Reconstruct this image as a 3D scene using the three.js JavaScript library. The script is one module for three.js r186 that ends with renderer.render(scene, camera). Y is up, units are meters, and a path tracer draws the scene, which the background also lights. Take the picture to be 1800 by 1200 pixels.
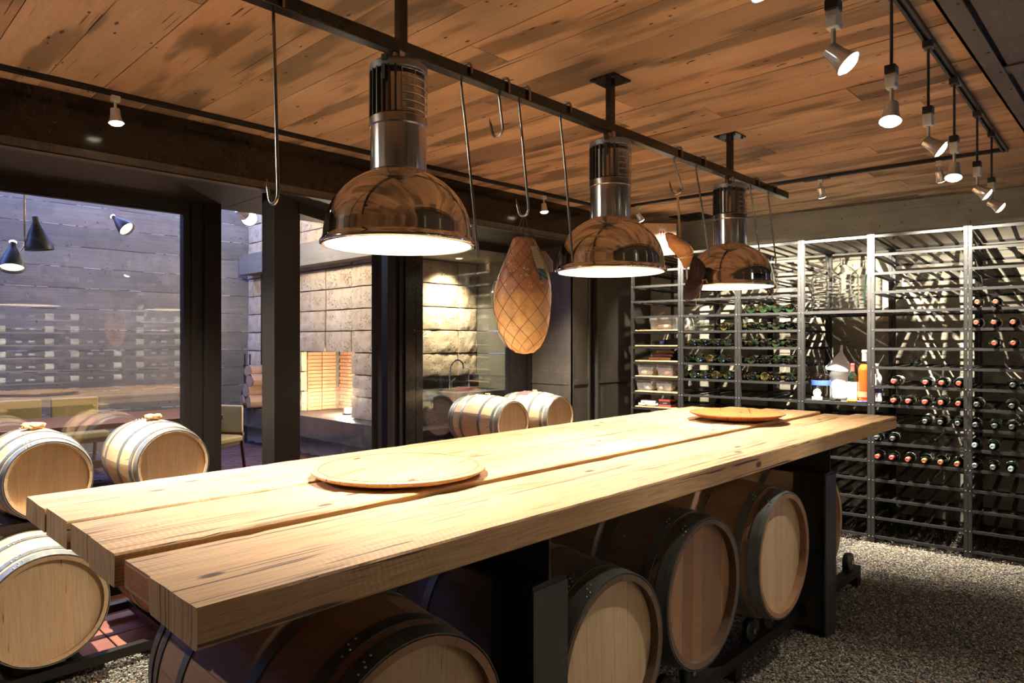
import * as THREE from 'three';
import { mergeGeometries, toCreasedNormals } from 'three/addons/utils/BufferGeometryUtils.js';
import { RoundedBoxGeometry } from 'three/addons/geometries/RoundedBoxGeometry.js';
import { RectAreaLightUniformsLib } from 'three/addons/lights/RectAreaLightUniformsLib.js';

// ---------------------------------------------------------------- camera, sky, exposure
// x runs along the long table, -z across the room towards the glass wall, y is up (metres)
const scene = new THREE.Scene();
const FOCAL = 1200.77, YAW = 0.7654, EYE = 1.565, HORIZON = 600.5;
const camera = new THREE.PerspectiveCamera(2 * Math.atan(600 / FOCAL) * 180 / Math.PI, 1.5, 0.05, 60);
camera.position.set(0, EYE, 0);
camera.lookAt(Math.cos(YAW), EYE, -Math.sin(YAW));
const renderer = new THREE.WebGLRenderer({ antialias: true });
renderer.toneMapping = THREE.LinearToneMapping;
renderer.toneMappingExposure = 1.0;
renderer.shadowMap.enabled = true;
renderer.shadowMap.type = THREE.PCFSoftShadowMap;
RectAreaLightUniformsLib.init();
scene.background = new THREE.Color(0.24, 0.36, 1.0);   // dusk, seen only through the dining room's rooflight
scene.backgroundIntensity = 13;
const WARM = new THREE.Color(1.0, 0.93, 0.80), HALOGEN = new THREE.Color(1.0, 0.95, 0.83);
const I_PENDANT = 14, I_SPOT = 75, I_RACK = 42, I_LABEL = 170, I_DINE = 18;

// ---------------------------------------------------------------- helpers
let seed = 7;
const rnd = () => { seed = (seed + 0x6d2b79f5) | 0; let t = Math.imul(seed ^ (seed >>> 15), 1 | seed); t = (t + Math.imul(t ^ (t >>> 7), 61 | t)) ^ t; return ((t ^ (t >>> 14)) >>> 0) / 4294967296; };
const rr = (a, b) => a + (b - a) * rnd();
const V = (x, y, z) => new THREE.Vector3(x, y, z);
const RIGHT = V(Math.sin(YAW), 0, Math.cos(YAW)), FWD = V(Math.cos(YAW), 0, -Math.sin(YAW));
const ray = (px, py) => RIGHT.clone().multiplyScalar((px - 900) / FOCAL).add(FWD).add(V(0, (HORIZON - py) / FOCAL, 0));
const onY = (px, py, y) => { const d = ray(px, py); return d.multiplyScalar((y - EYE) / d.y).add(V(0, EYE, 0)); };
const onZ = (px, py, z) => { const d = ray(px, py); return d.multiplyScalar(z / d.z).add(V(0, EYE, 0)); };

const used = {};
const numbered = (n) => { used[n] = (used[n] ?? -1) + 1; return used[n] ? `${n}_${String(used[n]).padStart(3, '0')}` : n; };
function shade(m) { m.castShadow = m.receiveShadow = true; return m; }
function thing(name, label, category, p = [0, 0, 0], turn = 0, group) {
  const o = new THREE.Group(); o.name = numbered(name); o.position.set(p[0], p[1], p[2]); o.rotation.y = turn;
  o.userData = { label, category }; if (group) o.userData.group = group;
  scene.add(o); return o;
}
function part(parent, name, geo, mat, kind, label) {
  const m = shade(new THREE.Mesh(geo, mat)); m.name = name;
  if (kind) m.userData.kind = kind; if (label) m.userData.label = label;
  parent.add(m); return m;
}
function struct(name) { const g = new THREE.Group(); g.name = numbered(name); g.userData.kind = 'structure'; scene.add(g); return g; }
function boxUV(g, s = 1, ou = 0, ov = 0, swap = false) {
  const p = g.attributes.position, n = g.attributes.normal, uv = new Float32Array(p.count * 2);
  for (let i = 0; i < p.count; i++) {
    const x = p.getX(i), y = p.getY(i), z = p.getZ(i), ax = Math.abs(n.getX(i)), ay = Math.abs(n.getY(i)), az = Math.abs(n.getZ(i));
    let a, b; if (ax >= ay && ax >= az) { a = z; b = y; } else if (ay >= az) { a = x; b = z; } else { a = x; b = y; }
    if (swap) [a, b] = [b, a];
    uv[2 * i] = a * s + ou; uv[2 * i + 1] = b * s + ov;
  }
  g.setAttribute('uv', new THREE.BufferAttribute(uv, 2)); return g;
}
// grain runs along one axis: u = along / lu, v = the other coordinate / lv
function grainUV(g, axis, lu, lv, ou = 0, ov = 0) {
  const p = g.attributes.position, n = g.attributes.normal, uv = new Float32Array(p.count * 2), k = 'xyz'.indexOf(axis);
  for (let i = 0; i < p.count; i++) {
    const c = [p.getX(i), p.getY(i), p.getZ(i)], m = [Math.abs(n.getX(i)), Math.abs(n.getY(i)), Math.abs(n.getZ(i))];
    const o = [0, 1, 2].filter((q) => q !== k);
    let a, b;
    if (m[k] > m[o[0]] && m[k] > m[o[1]]) { a = c[o[0]] * 0.15; b = c[o[1]]; }      // end grain: squeezed
    else { a = c[k]; b = m[o[0]] > m[o[1]] ? c[o[1]] : c[o[0]]; }
    uv[2 * i] = a / lu + ou; uv[2 * i + 1] = b / lv + ov;
  }
  g.setAttribute('uv', new THREE.BufferAttribute(uv, 2)); return g;
}
const box = (w, h, d, x = 0, y = 0, z = 0) => boxUV(new THREE.BoxGeometry(w, h, d).translate(x, y, z));
const span = (x0, x1, y0, y1, z0, z1) => box(x1 - x0, y1 - y0, z1 - z0, (x0 + x1) / 2, (y0 + y1) / 2, (z0 + z1) / 2);
const rbox = (w, h, d, r, x = 0, y = 0, z = 0, seg = 2) => boxUV(new RoundedBoxGeometry(w, h, d, seg, r).translate(x, y, z));
const cyl = (r0, r1, h, n = 20, x = 0, y = 0, z = 0) => new THREE.CylinderGeometry(r0, r1, h, n).translate(x, y, z);
const flat = (g) => { const q = g.index ? g.toNonIndexed() : g; for (const k of Object.keys(q.attributes)) if (!['position', 'normal', 'uv'].includes(k)) q.deleteAttribute(k); return q; };
const merge = (list) => mergeGeometries(list.map(flat));
const tube = (pts, r, seg = 24, n = 8) => new THREE.TubeGeometry(new THREE.CatmullRomCurve3(pts.map((p) => (p.isVector3 ? p : V(...p)))), seg, r, n, false);
function rod(a, b, r, n = 8) {
  const d = b.clone().sub(a), g = new THREE.CylinderGeometry(r, r, d.length(), n);
  return g.applyQuaternion(new THREE.Quaternion().setFromUnitVectors(V(0, 1, 0), d.clone().normalize())).translate((a.x + b.x) / 2, (a.y + b.y) / 2, (a.z + b.z) / 2);
}
const lathe = (pts, n = 24) => new THREE.LatheGeometry(pts.map((p) => new THREE.Vector2(p[0], p[1])), n);
const crease = (g, a = 0.6) => toCreasedNormals(g, a);
function spot(parent, p, dir, intensity, angle, penumbra, radius, color = HALOGEN) {
  const s = new THREE.SpotLight(color, intensity, 0, angle, penumbra, 2);
  s.position.copy(p); s.target.position.copy(p.clone().add(dir)); parent.add(s, s.target);
  s.castShadow = true; s.shadow.radius = radius; s.shadow.mapSize.set(1024, 1024); s.shadow.bias = -0.002; s.name = 'lamp_light';
  return s;
}

// ---------------------------------------------------------------- noise and textures
const HASH = new Float32Array(65536), PERM = new Uint16Array(65536);
for (let i = 0; i < 65536; i++) { HASH[i] = rnd(); PERM[i] = (rnd() * 65536) | 0; }
const hash = (i, j, s) => HASH[(PERM[(i + s * 131) & 65535] + j) & 65535];
function vn(x, y, px, py, s) {     // value noise, periodic over px by py
  const i = Math.floor(x), j = Math.floor(y), fx = x - i, fy = y - j, u = fx * fx * (3 - 2 * fx), v = fy * fy * (3 - 2 * fy);
  const i0 = ((i % px) + px) % px, i1 = (i0 + 1) % px, j0 = ((j % py) + py) % py, j1 = (j0 + 1) % py;
  const a = hash(i0, j0, s), b = hash(i1, j0, s), c = hash(i0, j1, s), d = hash(i1, j1, s);
  return a + (b - a) * u + (c - a) * v + (a - b - c + d) * u * v;
}
function fbm(u, v, px, py, oct, s) {   // u, v in 0..1
  let a = 0.5, t = 0, w = 0;
  for (let o = 0; o < oct; o++) { t += a * vn(u * px, v * py, px, py, s + o * 17); w += a; a *= 0.5; px *= 2; py *= 2; }
  return t / w;
}
const sm = (a, b, x) => { const t = Math.min(1, Math.max(0, (x - a) / (b - a))); return t * t * (3 - 2 * t); };
const mixc = (a, b, t) => [a[0] + (b[0] - a[0]) * t, a[1] + (b[1] - a[1]) * t, a[2] + (b[2] - a[2]) * t];
function tex(w, h, fn, withBump = true) {
  const c = new Uint8Array(w * h * 4), b = withBump ? new Uint8Array(w * h) : null;
  for (let y = 0; y < h; y++) for (let x = 0; x < w; x++) {
    const r = fn((x + 0.5) / w, (y + 0.5) / h), i = y * w + x, k = i * 4;
    c[k] = Math.max(0, Math.min(255, r[0])); c[k + 1] = Math.max(0, Math.min(255, r[1])); c[k + 2] = Math.max(0, Math.min(255, r[2])); c[k + 3] = 255;
    if (b) b[i] = Math.max(0, Math.min(255, r[3] * 255));
  }
  const done = (t) => { t.wrapS = t.wrapT = THREE.RepeatWrapping; t.magFilter = THREE.LinearFilter; t.minFilter = THREE.LinearMipmapLinearFilter; t.generateMipmaps = true; t.needsUpdate = true; return t; };
  const map = done(new THREE.DataTexture(c, w, h, THREE.RGBAFormat)); map.colorSpace = THREE.SRGBColorSpace;
  return { map, bump: b ? done(new THREE.DataTexture(b, w, h, THREE.RedFormat)) : null };
}
function canvasTex(w, h, draw) {
  const cv = document.createElement('canvas'); cv.width = w; cv.height = h; draw(cv.getContext('2d'), w, h);
  const t = new THREE.CanvasTexture(cv); t.colorSpace = THREE.SRGBColorSpace; return t;
}
// rough sawn oak, 2.4 m by 0.6 m: saw arcs, checks, knots
const KNOTS = Array.from({ length: 9 }, () => [rnd(), rnd(), rr(0.006, 0.014)]);
const T_OAK = tex(2048, 1024, (u, v) => {
  const X = u * 2.4, Y = v * 0.6, warp = fbm(u, v, 5, 6, 3, 3) - 0.5;
  const g1 = fbm(u, v + warp * 0.05, 6, 90, 3, 11), g2 = fbm(u, v, 24, 380, 2, 19);
  const ring = 0.5 + 0.5 * Math.sin((Y + warp * 0.09) * 2 * Math.PI * 55);
  const arcMask = sm(0.42, 0.72, fbm(u, v, 7, 3, 2, 29));
  const arc = Math.pow(0.5 + 0.5 * Math.sin((X + 1.7 * (Y - 0.3) * (Y - 0.3) + warp * 0.035) * 2 * Math.PI / 0.0171 + 3 * (g1 - 0.5)), 2) * (0.35 + g1);
  const patch = fbm(u, v, 4, 5, 3, 41);
  let c = mixc([164, 126, 84], [212, 176, 128], 0.2 + 0.5 * g1 + 0.35 * patch);
  c = mixc(c, [236, 208, 162], arcMask * arc * 0.34);
  c = mixc(c, [134, 94, 58], 0.16 * ring * g1 + 0.4 * sm(0.5, 0.78, g2));
  const check = sm(0.715, 0.78, fbm(u, v + warp * 0.02, 5, 110, 2, 53)) * sm(0.4, 0.52, fbm(u, v, 9, 10, 2, 59));
  c = mixc(c, [72, 44, 24], check * 0.85);
  let kn = 0; for (const k of KNOTS) { let dx = Math.abs(u - k[0]); dx = Math.min(dx, 1 - dx) * 2.4 * 0.45; let dy = Math.abs(v - k[1]); dy = Math.min(dy, 1 - dy) * 0.6; const d = Math.hypot(dx, dy); kn = Math.max(kn, 1 - sm(k[2] * 0.5, k[2] * 1.3, d + (g2 - 0.5) * 0.006)); }
  c = mixc(c, [58, 34, 18], kn * 0.9);
  return [c[0], c[1], c[2], 0.62 + 0.07 * arcMask * arc + 0.16 * (g1 - 0.5) - 0.5 * check - 0.3 * kn];
});
// old barn boards for the ceiling, 3 m by 1 m
const HOLES = Array.from({ length: 70 }, () => [rnd(), rnd(), rr(0.002, 0.006), rr(1, 3.2)]);
const T_PLANK = tex(2048, 1024, (u, v) => {
  const warp = fbm(u, v, 6, 8, 3, 61) - 0.5, g = fbm(u, v + warp * 0.03, 8, 150, 3, 67), fine = fbm(u, v, 40, 420, 2, 71);
  const saw = 0.5 + 0.5 * Math.sin((u * 3 + 0.02 * Math.sin(v * 25)) * 2 * Math.PI / 0.009), sawMask = sm(0.5, 0.75, fbm(u, v, 9, 6, 2, 73));
  const patch = fbm(u, v, 5, 7, 4, 79), grey = sm(0.52, 0.72, fbm(u, v, 5, 8, 4, 83));
  let c = mixc([146, 116, 90], [204, 173, 140], 0.25 + 0.16 * g + 0.7 * (patch - 0.3));
  c = mixc(c, [222, 190, 152], sawMask * saw * 0.16);
  c = mixc(c, [108, 88, 66], grey * 0.8);
  c = mixc(c, [104, 78, 58], 0.15 * sm(0.55, 0.8, fine));
  const crack = sm(0.79, 0.84, fbm(u, v, 4, 110, 2, 89)) * sm(0.55, 0.65, fbm(u, v, 10, 14, 2, 97));
  c = mixc(c, [46, 30, 20], crack * 0.8);
  let ho = 0; for (const k of HOLES) { let dx = Math.abs(u - k[0]); dx = Math.min(dx, 1 - dx) * 3 / k[3]; let dy = Math.abs(v - k[1]); dy = Math.min(dy, 1 - dy); const d = Math.hypot(dx, dy) + (fine - 0.5) * 0.004; ho = Math.max(ho, 1 - sm(k[2] * 0.6, k[2] * 1.5, d)); }
  c = mixc(c, [36, 26, 20], ho * 0.85);
  return [c[0], c[1], c[2], 0.6 + 0.15 * (g - 0.5) + 0.06 * sawMask * saw - 0.4 * crack - 0.35 * ho];
});
// planed oak of the barrels, 1 m by 0.25 m
const T_STAVE = tex(1024, 512, (u, v) => {
  const warp = fbm(u, v, 4, 5, 2, 101) - 0.5, g = fbm(u, v + warp * 0.06, 5, 60, 3, 103), f = fbm(u, v, 14, 220, 2, 107), p = fbm(u, v, 3, 4, 3, 109);
  let c = mixc([176, 144, 108], [206, 175, 136], 0.2 + 0.5 * g + 0.3 * p); c = mixc(c, [150, 106, 68], 0.28 * sm(0.55, 0.8, f));
  const sp = sm(0.8, 0.86, fbm(u, v, 6, 50, 2, 113)) * sm(0.6, 0.7, fbm(u, v, 8, 8, 2, 127)); c = mixc(c, [92, 56, 32], sp * 0.7);
  return [c[0], c[1], c[2], 0.5 + 0.3 * (g - 0.5) - 0.2 * sp];
});
// board formed concrete, 2 m by 2 m: grain lies along u
const T_CONC = tex(1024, 1024, (u, v) => {
  const a = fbm(u, v, 4, 6, 5, 131), g = fbm(u, v, 5, 120, 3, 137), bl = fbm(u, v, 7, 9, 4, 139), f = fbm(u, v, 160, 160, 2, 149);
  const t = 0.15 + 0.55 * a + 0.25 * (g - 0.5) + 0.25 * (bl - 0.5);
  let c = mixc([112, 104, 92], [178, 170, 154], t); c = mixc(c, [92, 86, 76], 0.3 * sm(0.55, 0.75, bl));
  const hole = sm(0.86, 0.9, fbm(u, v, 70, 70, 2, 151)); c = mixc(c, [60, 56, 50], hole * 0.7);
  return [c[0], c[1], c[2], 0.5 + 0.35 * (g - 0.5) + 0.15 * (f - 0.5) - 0.4 * hole];
});
// pitted volcanic stone, 1.2 m by 1.2 m
const T_STONE = tex(1024, 1024, (u, v) => {
  const a = fbm(u, v, 5, 5, 5, 157), m = fbm(u, v, 22, 26, 3, 163), p = fbm(u, v, 84, 92, 3, 167), f = fbm(u, v, 200, 200, 2, 173);
  const pit = sm(0.64, 0.72, p) * sm(0.4, 0.6, fbm(u, v, 9, 9, 2, 179));
  let c = mixc([176, 152, 122], [218, 202, 172], 0.1 + 0.6 * a + 0.3 * (m - 0.4)); c = mixc(c, [150, 118, 86], 0.3 * sm(0.55, 0.75, fbm(u, v, 11, 8, 3, 181)));
  c = mixc(c, [104, 82, 62], pit * 0.7);
  return [c[0], c[1], c[2], 0.6 + 0.25 * (m - 0.5) + 0.12 * (f - 0.5) - 0.55 * pit];
});
// hot rolled steel, 1.5 m by 1.5 m
const T_STEEL = tex(1024, 1024, (u, v) => {
  const a = fbm(u, v, 5, 4, 5, 191), s = fbm(u, v, 60, 6, 3, 193), t = 0.55 * a + 0.25 * s + 0.2 * fbm(u, v, 90, 90, 2, 197);
  const sc = sm(0.72, 0.8, fbm(u, v, 12, 90, 2, 199)) * 0.25;
  const c = mixc([58, 52, 46], [106, 99, 89], t + sc); return [c[0], c[1], c[2], 0];
}, false);
const T_GALV = tex(512, 512, (u, v) => {
  const a = fbm(u, v, 12, 12, 4, 211), b = fbm(u, v, 40, 5, 3, 223); const c = mixc([116, 116, 110], [196, 194, 186], 0.1 + 0.5 * a + 0.35 * b); return [c[0], c[1], c[2], 0];
}, false);
const T_TILE = tex(512, 512, (u, v) => {
  const a = fbm(u, v, 4, 4, 4, 227), b = fbm(u, v, 30, 30, 3, 229); const c = mixc([128, 72, 54], [178, 112, 86], a * 0.7 + b * 0.3); return [c[0], c[1], c[2], 0.5 + 0.4 * (b - 0.5)];
});
const T_HAM = tex(512, 512, (u, v) => {
  const a = fbm(u, v, 4, 5, 4, 233), b = fbm(u, v, 24, 24, 3, 239), s = fbm(u, v, 60, 60, 2, 241);
  const meat = sm(0.42, 0.62, v + 0.35 * (a - 0.5)); let c = mixc([208, 170, 118], [184, 138, 90], b); c = mixc(c, mixc([142, 92, 72], [176, 124, 96], b), meat * 0.9);
  c = mixc(c, [246, 222, 190], sm(0.76, 0.84, s) * meat * 0.6); return [c[0], c[1], c[2], b];
});

// ---------------------------------------------------------------- materials
const std = (o) => new THREE.MeshStandardMaterial(o), phys = (o) => new THREE.MeshPhysicalMaterial(o);
const textured = (t, o = {}, bump = 0) => std({ map: t.map, ...(bump && t.bump ? { bumpMap: t.bump, bumpScale: bump } : {}), ...o });
const tone = (r, g, b) => new THREE.Color().setRGB(r, g, b);
const M = {
  oak: [1, 0.84, 1.04, 0.93, 1, 0.95].map((k) => textured(T_OAK, { color: tone(k, k * 0.97, k * 0.93), roughness: 0.72 }, 0.0022)),
  oakRed: textured(T_OAK, { color: tone(0.86, 0.52, 0.38), roughness: 0.75 }, 0.002),
  board: textured(T_OAK, { color: tone(1.0, 0.9, 0.74), roughness: 0.5 }, 0.0006),
  boardRed: textured(T_OAK, { color: tone(0.82, 0.38, 0.19), roughness: 0.4 }, 0.0005),
  plank: [[1, 1, 1], [0.8, 0.78, 0.78], [1.18, 1.12, 1.06], [0.62, 0.6, 0.6], [1.0, 0.92, 0.86], [1.22, 1.2, 1.16], [0.86, 0.88, 0.86], [1.06, 1.0, 0.95]].map((k) => textured(T_PLANK, { color: tone(...k), roughness: 0.8 }, 0.002)),
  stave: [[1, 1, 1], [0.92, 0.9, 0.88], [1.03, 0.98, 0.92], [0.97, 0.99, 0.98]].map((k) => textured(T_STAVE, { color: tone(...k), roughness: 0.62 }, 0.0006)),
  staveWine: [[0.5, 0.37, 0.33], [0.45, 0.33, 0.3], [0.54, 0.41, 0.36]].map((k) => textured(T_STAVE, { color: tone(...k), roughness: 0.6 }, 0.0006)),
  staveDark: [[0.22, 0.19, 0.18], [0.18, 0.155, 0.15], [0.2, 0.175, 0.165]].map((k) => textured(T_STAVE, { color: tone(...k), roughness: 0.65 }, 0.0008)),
  headWine: [[0.56, 0.42, 0.35], [0.5, 0.37, 0.3], [0.38, 0.28, 0.24]].map((k) => textured(T_STAVE, { color: tone(...k), roughness: 0.65 }, 0.0008)),
  galv: std({ map: T_GALV.map, color: tone(0.72, 0.74, 0.74), metalness: 0.75, roughness: 0.42 }),
  galvDark: std({ map: T_GALV.map, color: tone(0.3, 0.3, 0.29), metalness: 0.6, roughness: 0.5 }),
  rivet: std({ color: tone(0.7, 0.7, 0.68), metalness: 0.9, roughness: 0.25 }),
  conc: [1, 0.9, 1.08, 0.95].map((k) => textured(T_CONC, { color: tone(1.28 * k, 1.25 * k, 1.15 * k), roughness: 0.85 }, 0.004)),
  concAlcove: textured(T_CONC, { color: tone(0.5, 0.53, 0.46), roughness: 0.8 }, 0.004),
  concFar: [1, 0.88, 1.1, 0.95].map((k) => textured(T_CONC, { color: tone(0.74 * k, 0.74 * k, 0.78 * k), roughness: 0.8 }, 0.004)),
  fin: std({ color: tone(0.55, 0.55, 0.56), roughness: 0.9 }),
  stone: [[1, 1, 1], [0.93, 0.9, 0.86], [1.05, 1.04, 1.02], [0.97, 0.94, 0.88]].map((k) => textured(T_STONE, { color: tone(...k), roughness: 0.92 }, 0.012)),
  mortar: std({ color: tone(0.16, 0.13, 0.1), roughness: 0.95 }),
  hearth: textured(T_CONC, { color: tone(0.34, 0.33, 0.33), roughness: 0.5 }, 0.002),
  steel: std({ map: T_STEEL.map, color: tone(0.62, 0.58, 0.54), metalness: 0.55, roughness: 0.42 }),
  steelDark: std({ map: T_STEEL.map, color: tone(0.29, 0.275, 0.26), metalness: 0.4, roughness: 0.16 }),
  steelBlack: std({ map: T_STEEL.map, color: tone(0.19, 0.175, 0.17), metalness: 0.4, roughness: 0.5 }),
  panel: std({ map: T_STEEL.map, color: tone(0.85, 0.8, 0.74), metalness: 0.2, roughness: 0.52 }),
  rack: std({ map: T_STEEL.map, color: tone(0.155, 0.148, 0.137), metalness: 0.05, roughness: 0.62 }),
  rail: std({ map: T_STEEL.map, color: tone(0.14, 0.132, 0.122), metalness: 0.05, roughness: 0.62 }),
  rackDark: std({ map: T_STEEL.map, color: tone(0.24, 0.22, 0.21), metalness: 0.3, roughness: 0.55 }),
  legSteel: std({ map: T_STEEL.map, color: tone(0.5, 0.47, 0.44), metalness: 0.2, roughness: 0.5 }),
  frame: phys({ color: tone(0.013, 0.010, 0.008), specularIntensity: 0.45, roughness: 0.42 }),
  black: std({ color: tone(0.012, 0.011, 0.011), roughness: 0.45 }),
  chrome: std({ color: tone(0.66, 0.64, 0.61), metalness: 1, roughness: 0.08 }),
  chromeNeck: std({ color: tone(0.72, 0.69, 0.65), metalness: 0.95, roughness: 0.2 }),
  chromeSoft: std({ color: tone(0.55, 0.52, 0.48), metalness: 1, roughness: 0.22 }),
  housing: std({ color: tone(0.06, 0.055, 0.05), metalness: 0.6, roughness: 0.4 }),
  hookSteel: std({ color: tone(0.3, 0.27, 0.24), metalness: 0.95, roughness: 0.25 }),
  lens: std({ color: tone(1, 0.95, 0.85), emissive: tone(1, 0.88, 0.66), emissiveIntensity: 3.2, roughness: 0.4 }),
  spotLens: std({ color: tone(1, 0.95, 0.85), emissive: tone(1, 0.9, 0.7), emissiveIntensity: 9, roughness: 0.4 }),
  spotCan: std({ color: tone(0.8, 0.79, 0.76), metalness: 0.7, roughness: 0.22 }),
  spotDull: std({ color: tone(0.3, 0.29, 0.27), metalness: 0.7, roughness: 0.4 }),
  adapter: std({ color: tone(0.62, 0.6, 0.56), roughness: 0.4, metalness: 0.2 }),
  pane: phys({ color: 0xffffff, transmission: 1, thickness: 0, roughness: 0, ior: 1.75 }),
  clear: phys({ color: tone(0.95, 0.99, 0.96), transmission: 1, thickness: 0, roughness: 0.0, ior: 1.6 }),
  shell: phys({ color: 0xffffff, transmission: 1, thickness: 0.004, roughness: 0.0, ior: 1.47, attenuationColor: tone(0.82, 0.94, 0.88), attenuationDistance: 0.12 }),
  greenClear: phys({ color: tone(0.6, 0.85, 0.66), transmission: 1, thickness: 0, roughness: 0.02, ior: 1.6 }),
  bottle: phys({ color: tone(0.006, 0.010, 0.005), roughness: 0.04, clearcoat: 1, clearcoatRoughness: 0.02, ior: 1.7 }),
  bottleGreen: phys({ color: tone(0.007, 0.015, 0.005), roughness: 0.05, clearcoat: 1, clearcoatRoughness: 0.02, ior: 1.7 }),
  bottleOlive: phys({ color: tone(0.045, 0.036, 0.008), roughness: 0.06, clearcoat: 1, ior: 1.6 }),
  foilRed: std({ color: tone(0.62, 0.10, 0.075), metalness: 0.35, roughness: 0.38 }),
  foilCopper: std({ color: tone(0.62, 0.22, 0.08), metalness: 0.5, roughness: 0.36 }),
  foilSilver: std({ color: tone(0.5, 0.52, 0.5), metalness: 0.9, roughness: 0.28 }),
  foilDark: std({ color: tone(0.10, 0.095, 0.085), metalness: 0.5, roughness: 0.35 }),
  foilGreen: std({ color: tone(0.55, 0.7, 0.6), metalness: 0.6, roughness: 0.3 }),
  paper: std({ color: tone(0.82, 0.78, 0.68), roughness: 0.75 }),
  cork: std({ color: tone(0.5, 0.34, 0.18), roughness: 0.8 }),
  white: std({ color: tone(0.85, 0.84, 0.8), roughness: 0.5 }),
  milky: phys({ color: tone(0.85, 0.84, 0.8), transmission: 0.4, thickness: 0, roughness: 0.9 }),
  plastic: phys({ color: tone(0.93, 0.93, 0.92), transmission: 0.85, thickness: 0, roughness: 0.18, ior: 1.45 }),
  gravelBase: std({ color: tone(0.05, 0.042, 0.03), roughness: 1 }),
  pebble: std({ color: 0xffffff, roughness: 0.75 }),
  tile: [1, 0.85, 1.1].map((k) => textured(T_TILE, { color: tone(0.8 * k, 0.78 * k, 0.8 * k), roughness: 0.7 }, 0.002)),
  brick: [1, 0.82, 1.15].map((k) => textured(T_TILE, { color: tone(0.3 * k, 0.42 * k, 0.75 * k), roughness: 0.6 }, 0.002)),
  fireBrick: [1, 0.92, 1.06].map((k) => textured(T_TILE, { color: tone(1.5 * k, 2.3 * k, 2.1 * k), roughness: 0.85 }, 0.001)),
  olive: std({ color: tone(0.25, 0.19, 0.06), roughness: 0.55 }),
  walnut: textured(T_STAVE, { color: tone(0.16, 0.085, 0.055), roughness: 0.45 }),
  tableWood: textured(T_STAVE, { color: tone(0.36, 0.22, 0.15), roughness: 0.35 }),
  plywood: textured(T_STAVE, { color: tone(1.0, 0.86, 0.66), roughness: 0.6 }),
  cardboard: std({ color: tone(0.50, 0.32, 0.17), roughness: 0.85 }),
  ham: std({ map: T_HAM.map, bumpMap: T_HAM.bump, bumpScale: 0.003, roughness: 0.42 }),
  net: std({ color: tone(0.05, 0.03, 0.022), roughness: 0.8 }),
  film: phys({ color: tone(0.98, 0.95, 0.9), transmission: 0.9, thickness: 0, roughness: 0.12, ior: 1.5 }),
  rope: std({ color: tone(0.42, 0.27, 0.12), roughness: 0.9 }),
  speck: std({ map: T_HAM.map, color: tone(0.72, 0.6, 0.52), bumpMap: T_HAM.bump, bumpScale: 0.004, roughness: 0.6 }),
  cured: std({ color: tone(0.035, 0.012, 0.012), roughness: 0.5, bumpMap: T_HAM.bump, bumpScale: 0.004 }),
  blue: std({ color: tone(0.07, 0.13, 0.62), roughness: 0.5 }),
  wine: phys({ color: tone(0.004, 0.0015, 0.0015), roughness: 0.05, clearcoat: 1 }),
  rose: phys({ color: tone(0.95, 0.20, 0.03), roughness: 0.06, transmission: 0.55, thickness: 0, clearcoat: 1 }),
  amber: std({ color: tone(0.85, 0.42, 0.03), roughness: 0.5 }),
  cream: std({ color: tone(0.72, 0.55, 0.34), roughness: 0.7 }),
  red: std({ color: tone(0.5, 0.05, 0.03), roughness: 0.5 }),
  cloth: std({ color: tone(0.45, 0.42, 0.36), roughness: 0.9 }),
  plaster: std({ color: tone(0.5, 0.48, 0.44), roughness: 0.9 }),
  log: std({ color: tone(0.26, 0.16, 0.11), roughness: 0.9 }),
  brass: std({ color: tone(0.7, 0.48, 0.2), metalness: 1, roughness: 0.25 }),
};
const pick = (a, i) => a[((i === undefined ? Math.floor(rnd() * a.length) : i) % a.length + a.length) % a.length];

// ================================================================ SETTING
const ZG = -4.73, ZH = -4.0, YC = 2.82, SOFFIT = 2.5;
// back wall and racks share a direction that is 5.3 degrees off square
const RT = 0.673, RA = 5.915, RB = [3.237, 2.721, 2.186, 1.656, 1.133, 0.501, -0.13];
const rackAt = (a, b) => RIGHT.clone().multiplyScalar(a * Math.sin(RT) - b * Math.cos(RT)).add(FWD.clone().multiplyScalar(a * Math.cos(RT) + b * Math.sin(RT)));
const RTURN = (() => { const d = rackAt(0, -1); return Math.atan2(-d.z, d.x); })();
const rackX = (px) => { const u = (px - 900) / FOCAL, d = RA / (u * Math.sin(RT) + Math.cos(RT)); return d * (-u * Math.cos(RT) + Math.sin(RT)); };
const ROW = 0.146, rowY = (k) => 1.565 - (k - 6 + 0.394) * ROW;

{ // floor
  const f = struct('floor');
  part(f, 'gravel_bed', span(-2.3, 7.4, -0.12, -0.012, -3.74, 2.1), M.gravelBase);
  part(f, 'tile_bed', span(-2.3, 7.4, -0.12, -0.022, ZG, -3.74), M.mortar);
  for (let r = 0; r < 3; r++) for (let c = 0; c < 22; c++) {
    const x0 = -0.4 + c * 0.305, z0 = -4.68 + r * 0.315;
    part(f, 'tile', boxUV(new RoundedBoxGeometry(0.297, 0.03, 0.307, 1, 0.004).translate(x0 + 0.15, -0.012 + rr(-0.002, 0.002), z0 + 0.155), 1 / 0.7, rnd(), rnd()), pick(M.tile));
  }
  part(f, 'dining_slab', span(-4.2, 6.6, -0.12, -0.02, -10.9, ZG), textured(T_TILE, { color: tone(0.3, 0.26, 0.33), roughness: 0.7 }, 0.002));
  const brickG = [0, 1, 2, 3].map(() => boxUV(new RoundedBoxGeometry(0.232, 0.04, 0.112, 1, 0.004), 1 / 0.5, rnd(), rnd()));
  for (let r = 0; r < 26; r++) for (let c = 0; c < 11; c++) {
    const m = part(f, 'brick', pick(brickG), pick(M.brick));
    m.position.set(2.35 + c * 0.24 + (r % 2) * 0.12, -0.022 + rr(-0.002, 0.002), -10.5 + r * 0.12);
  }
}
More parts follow.
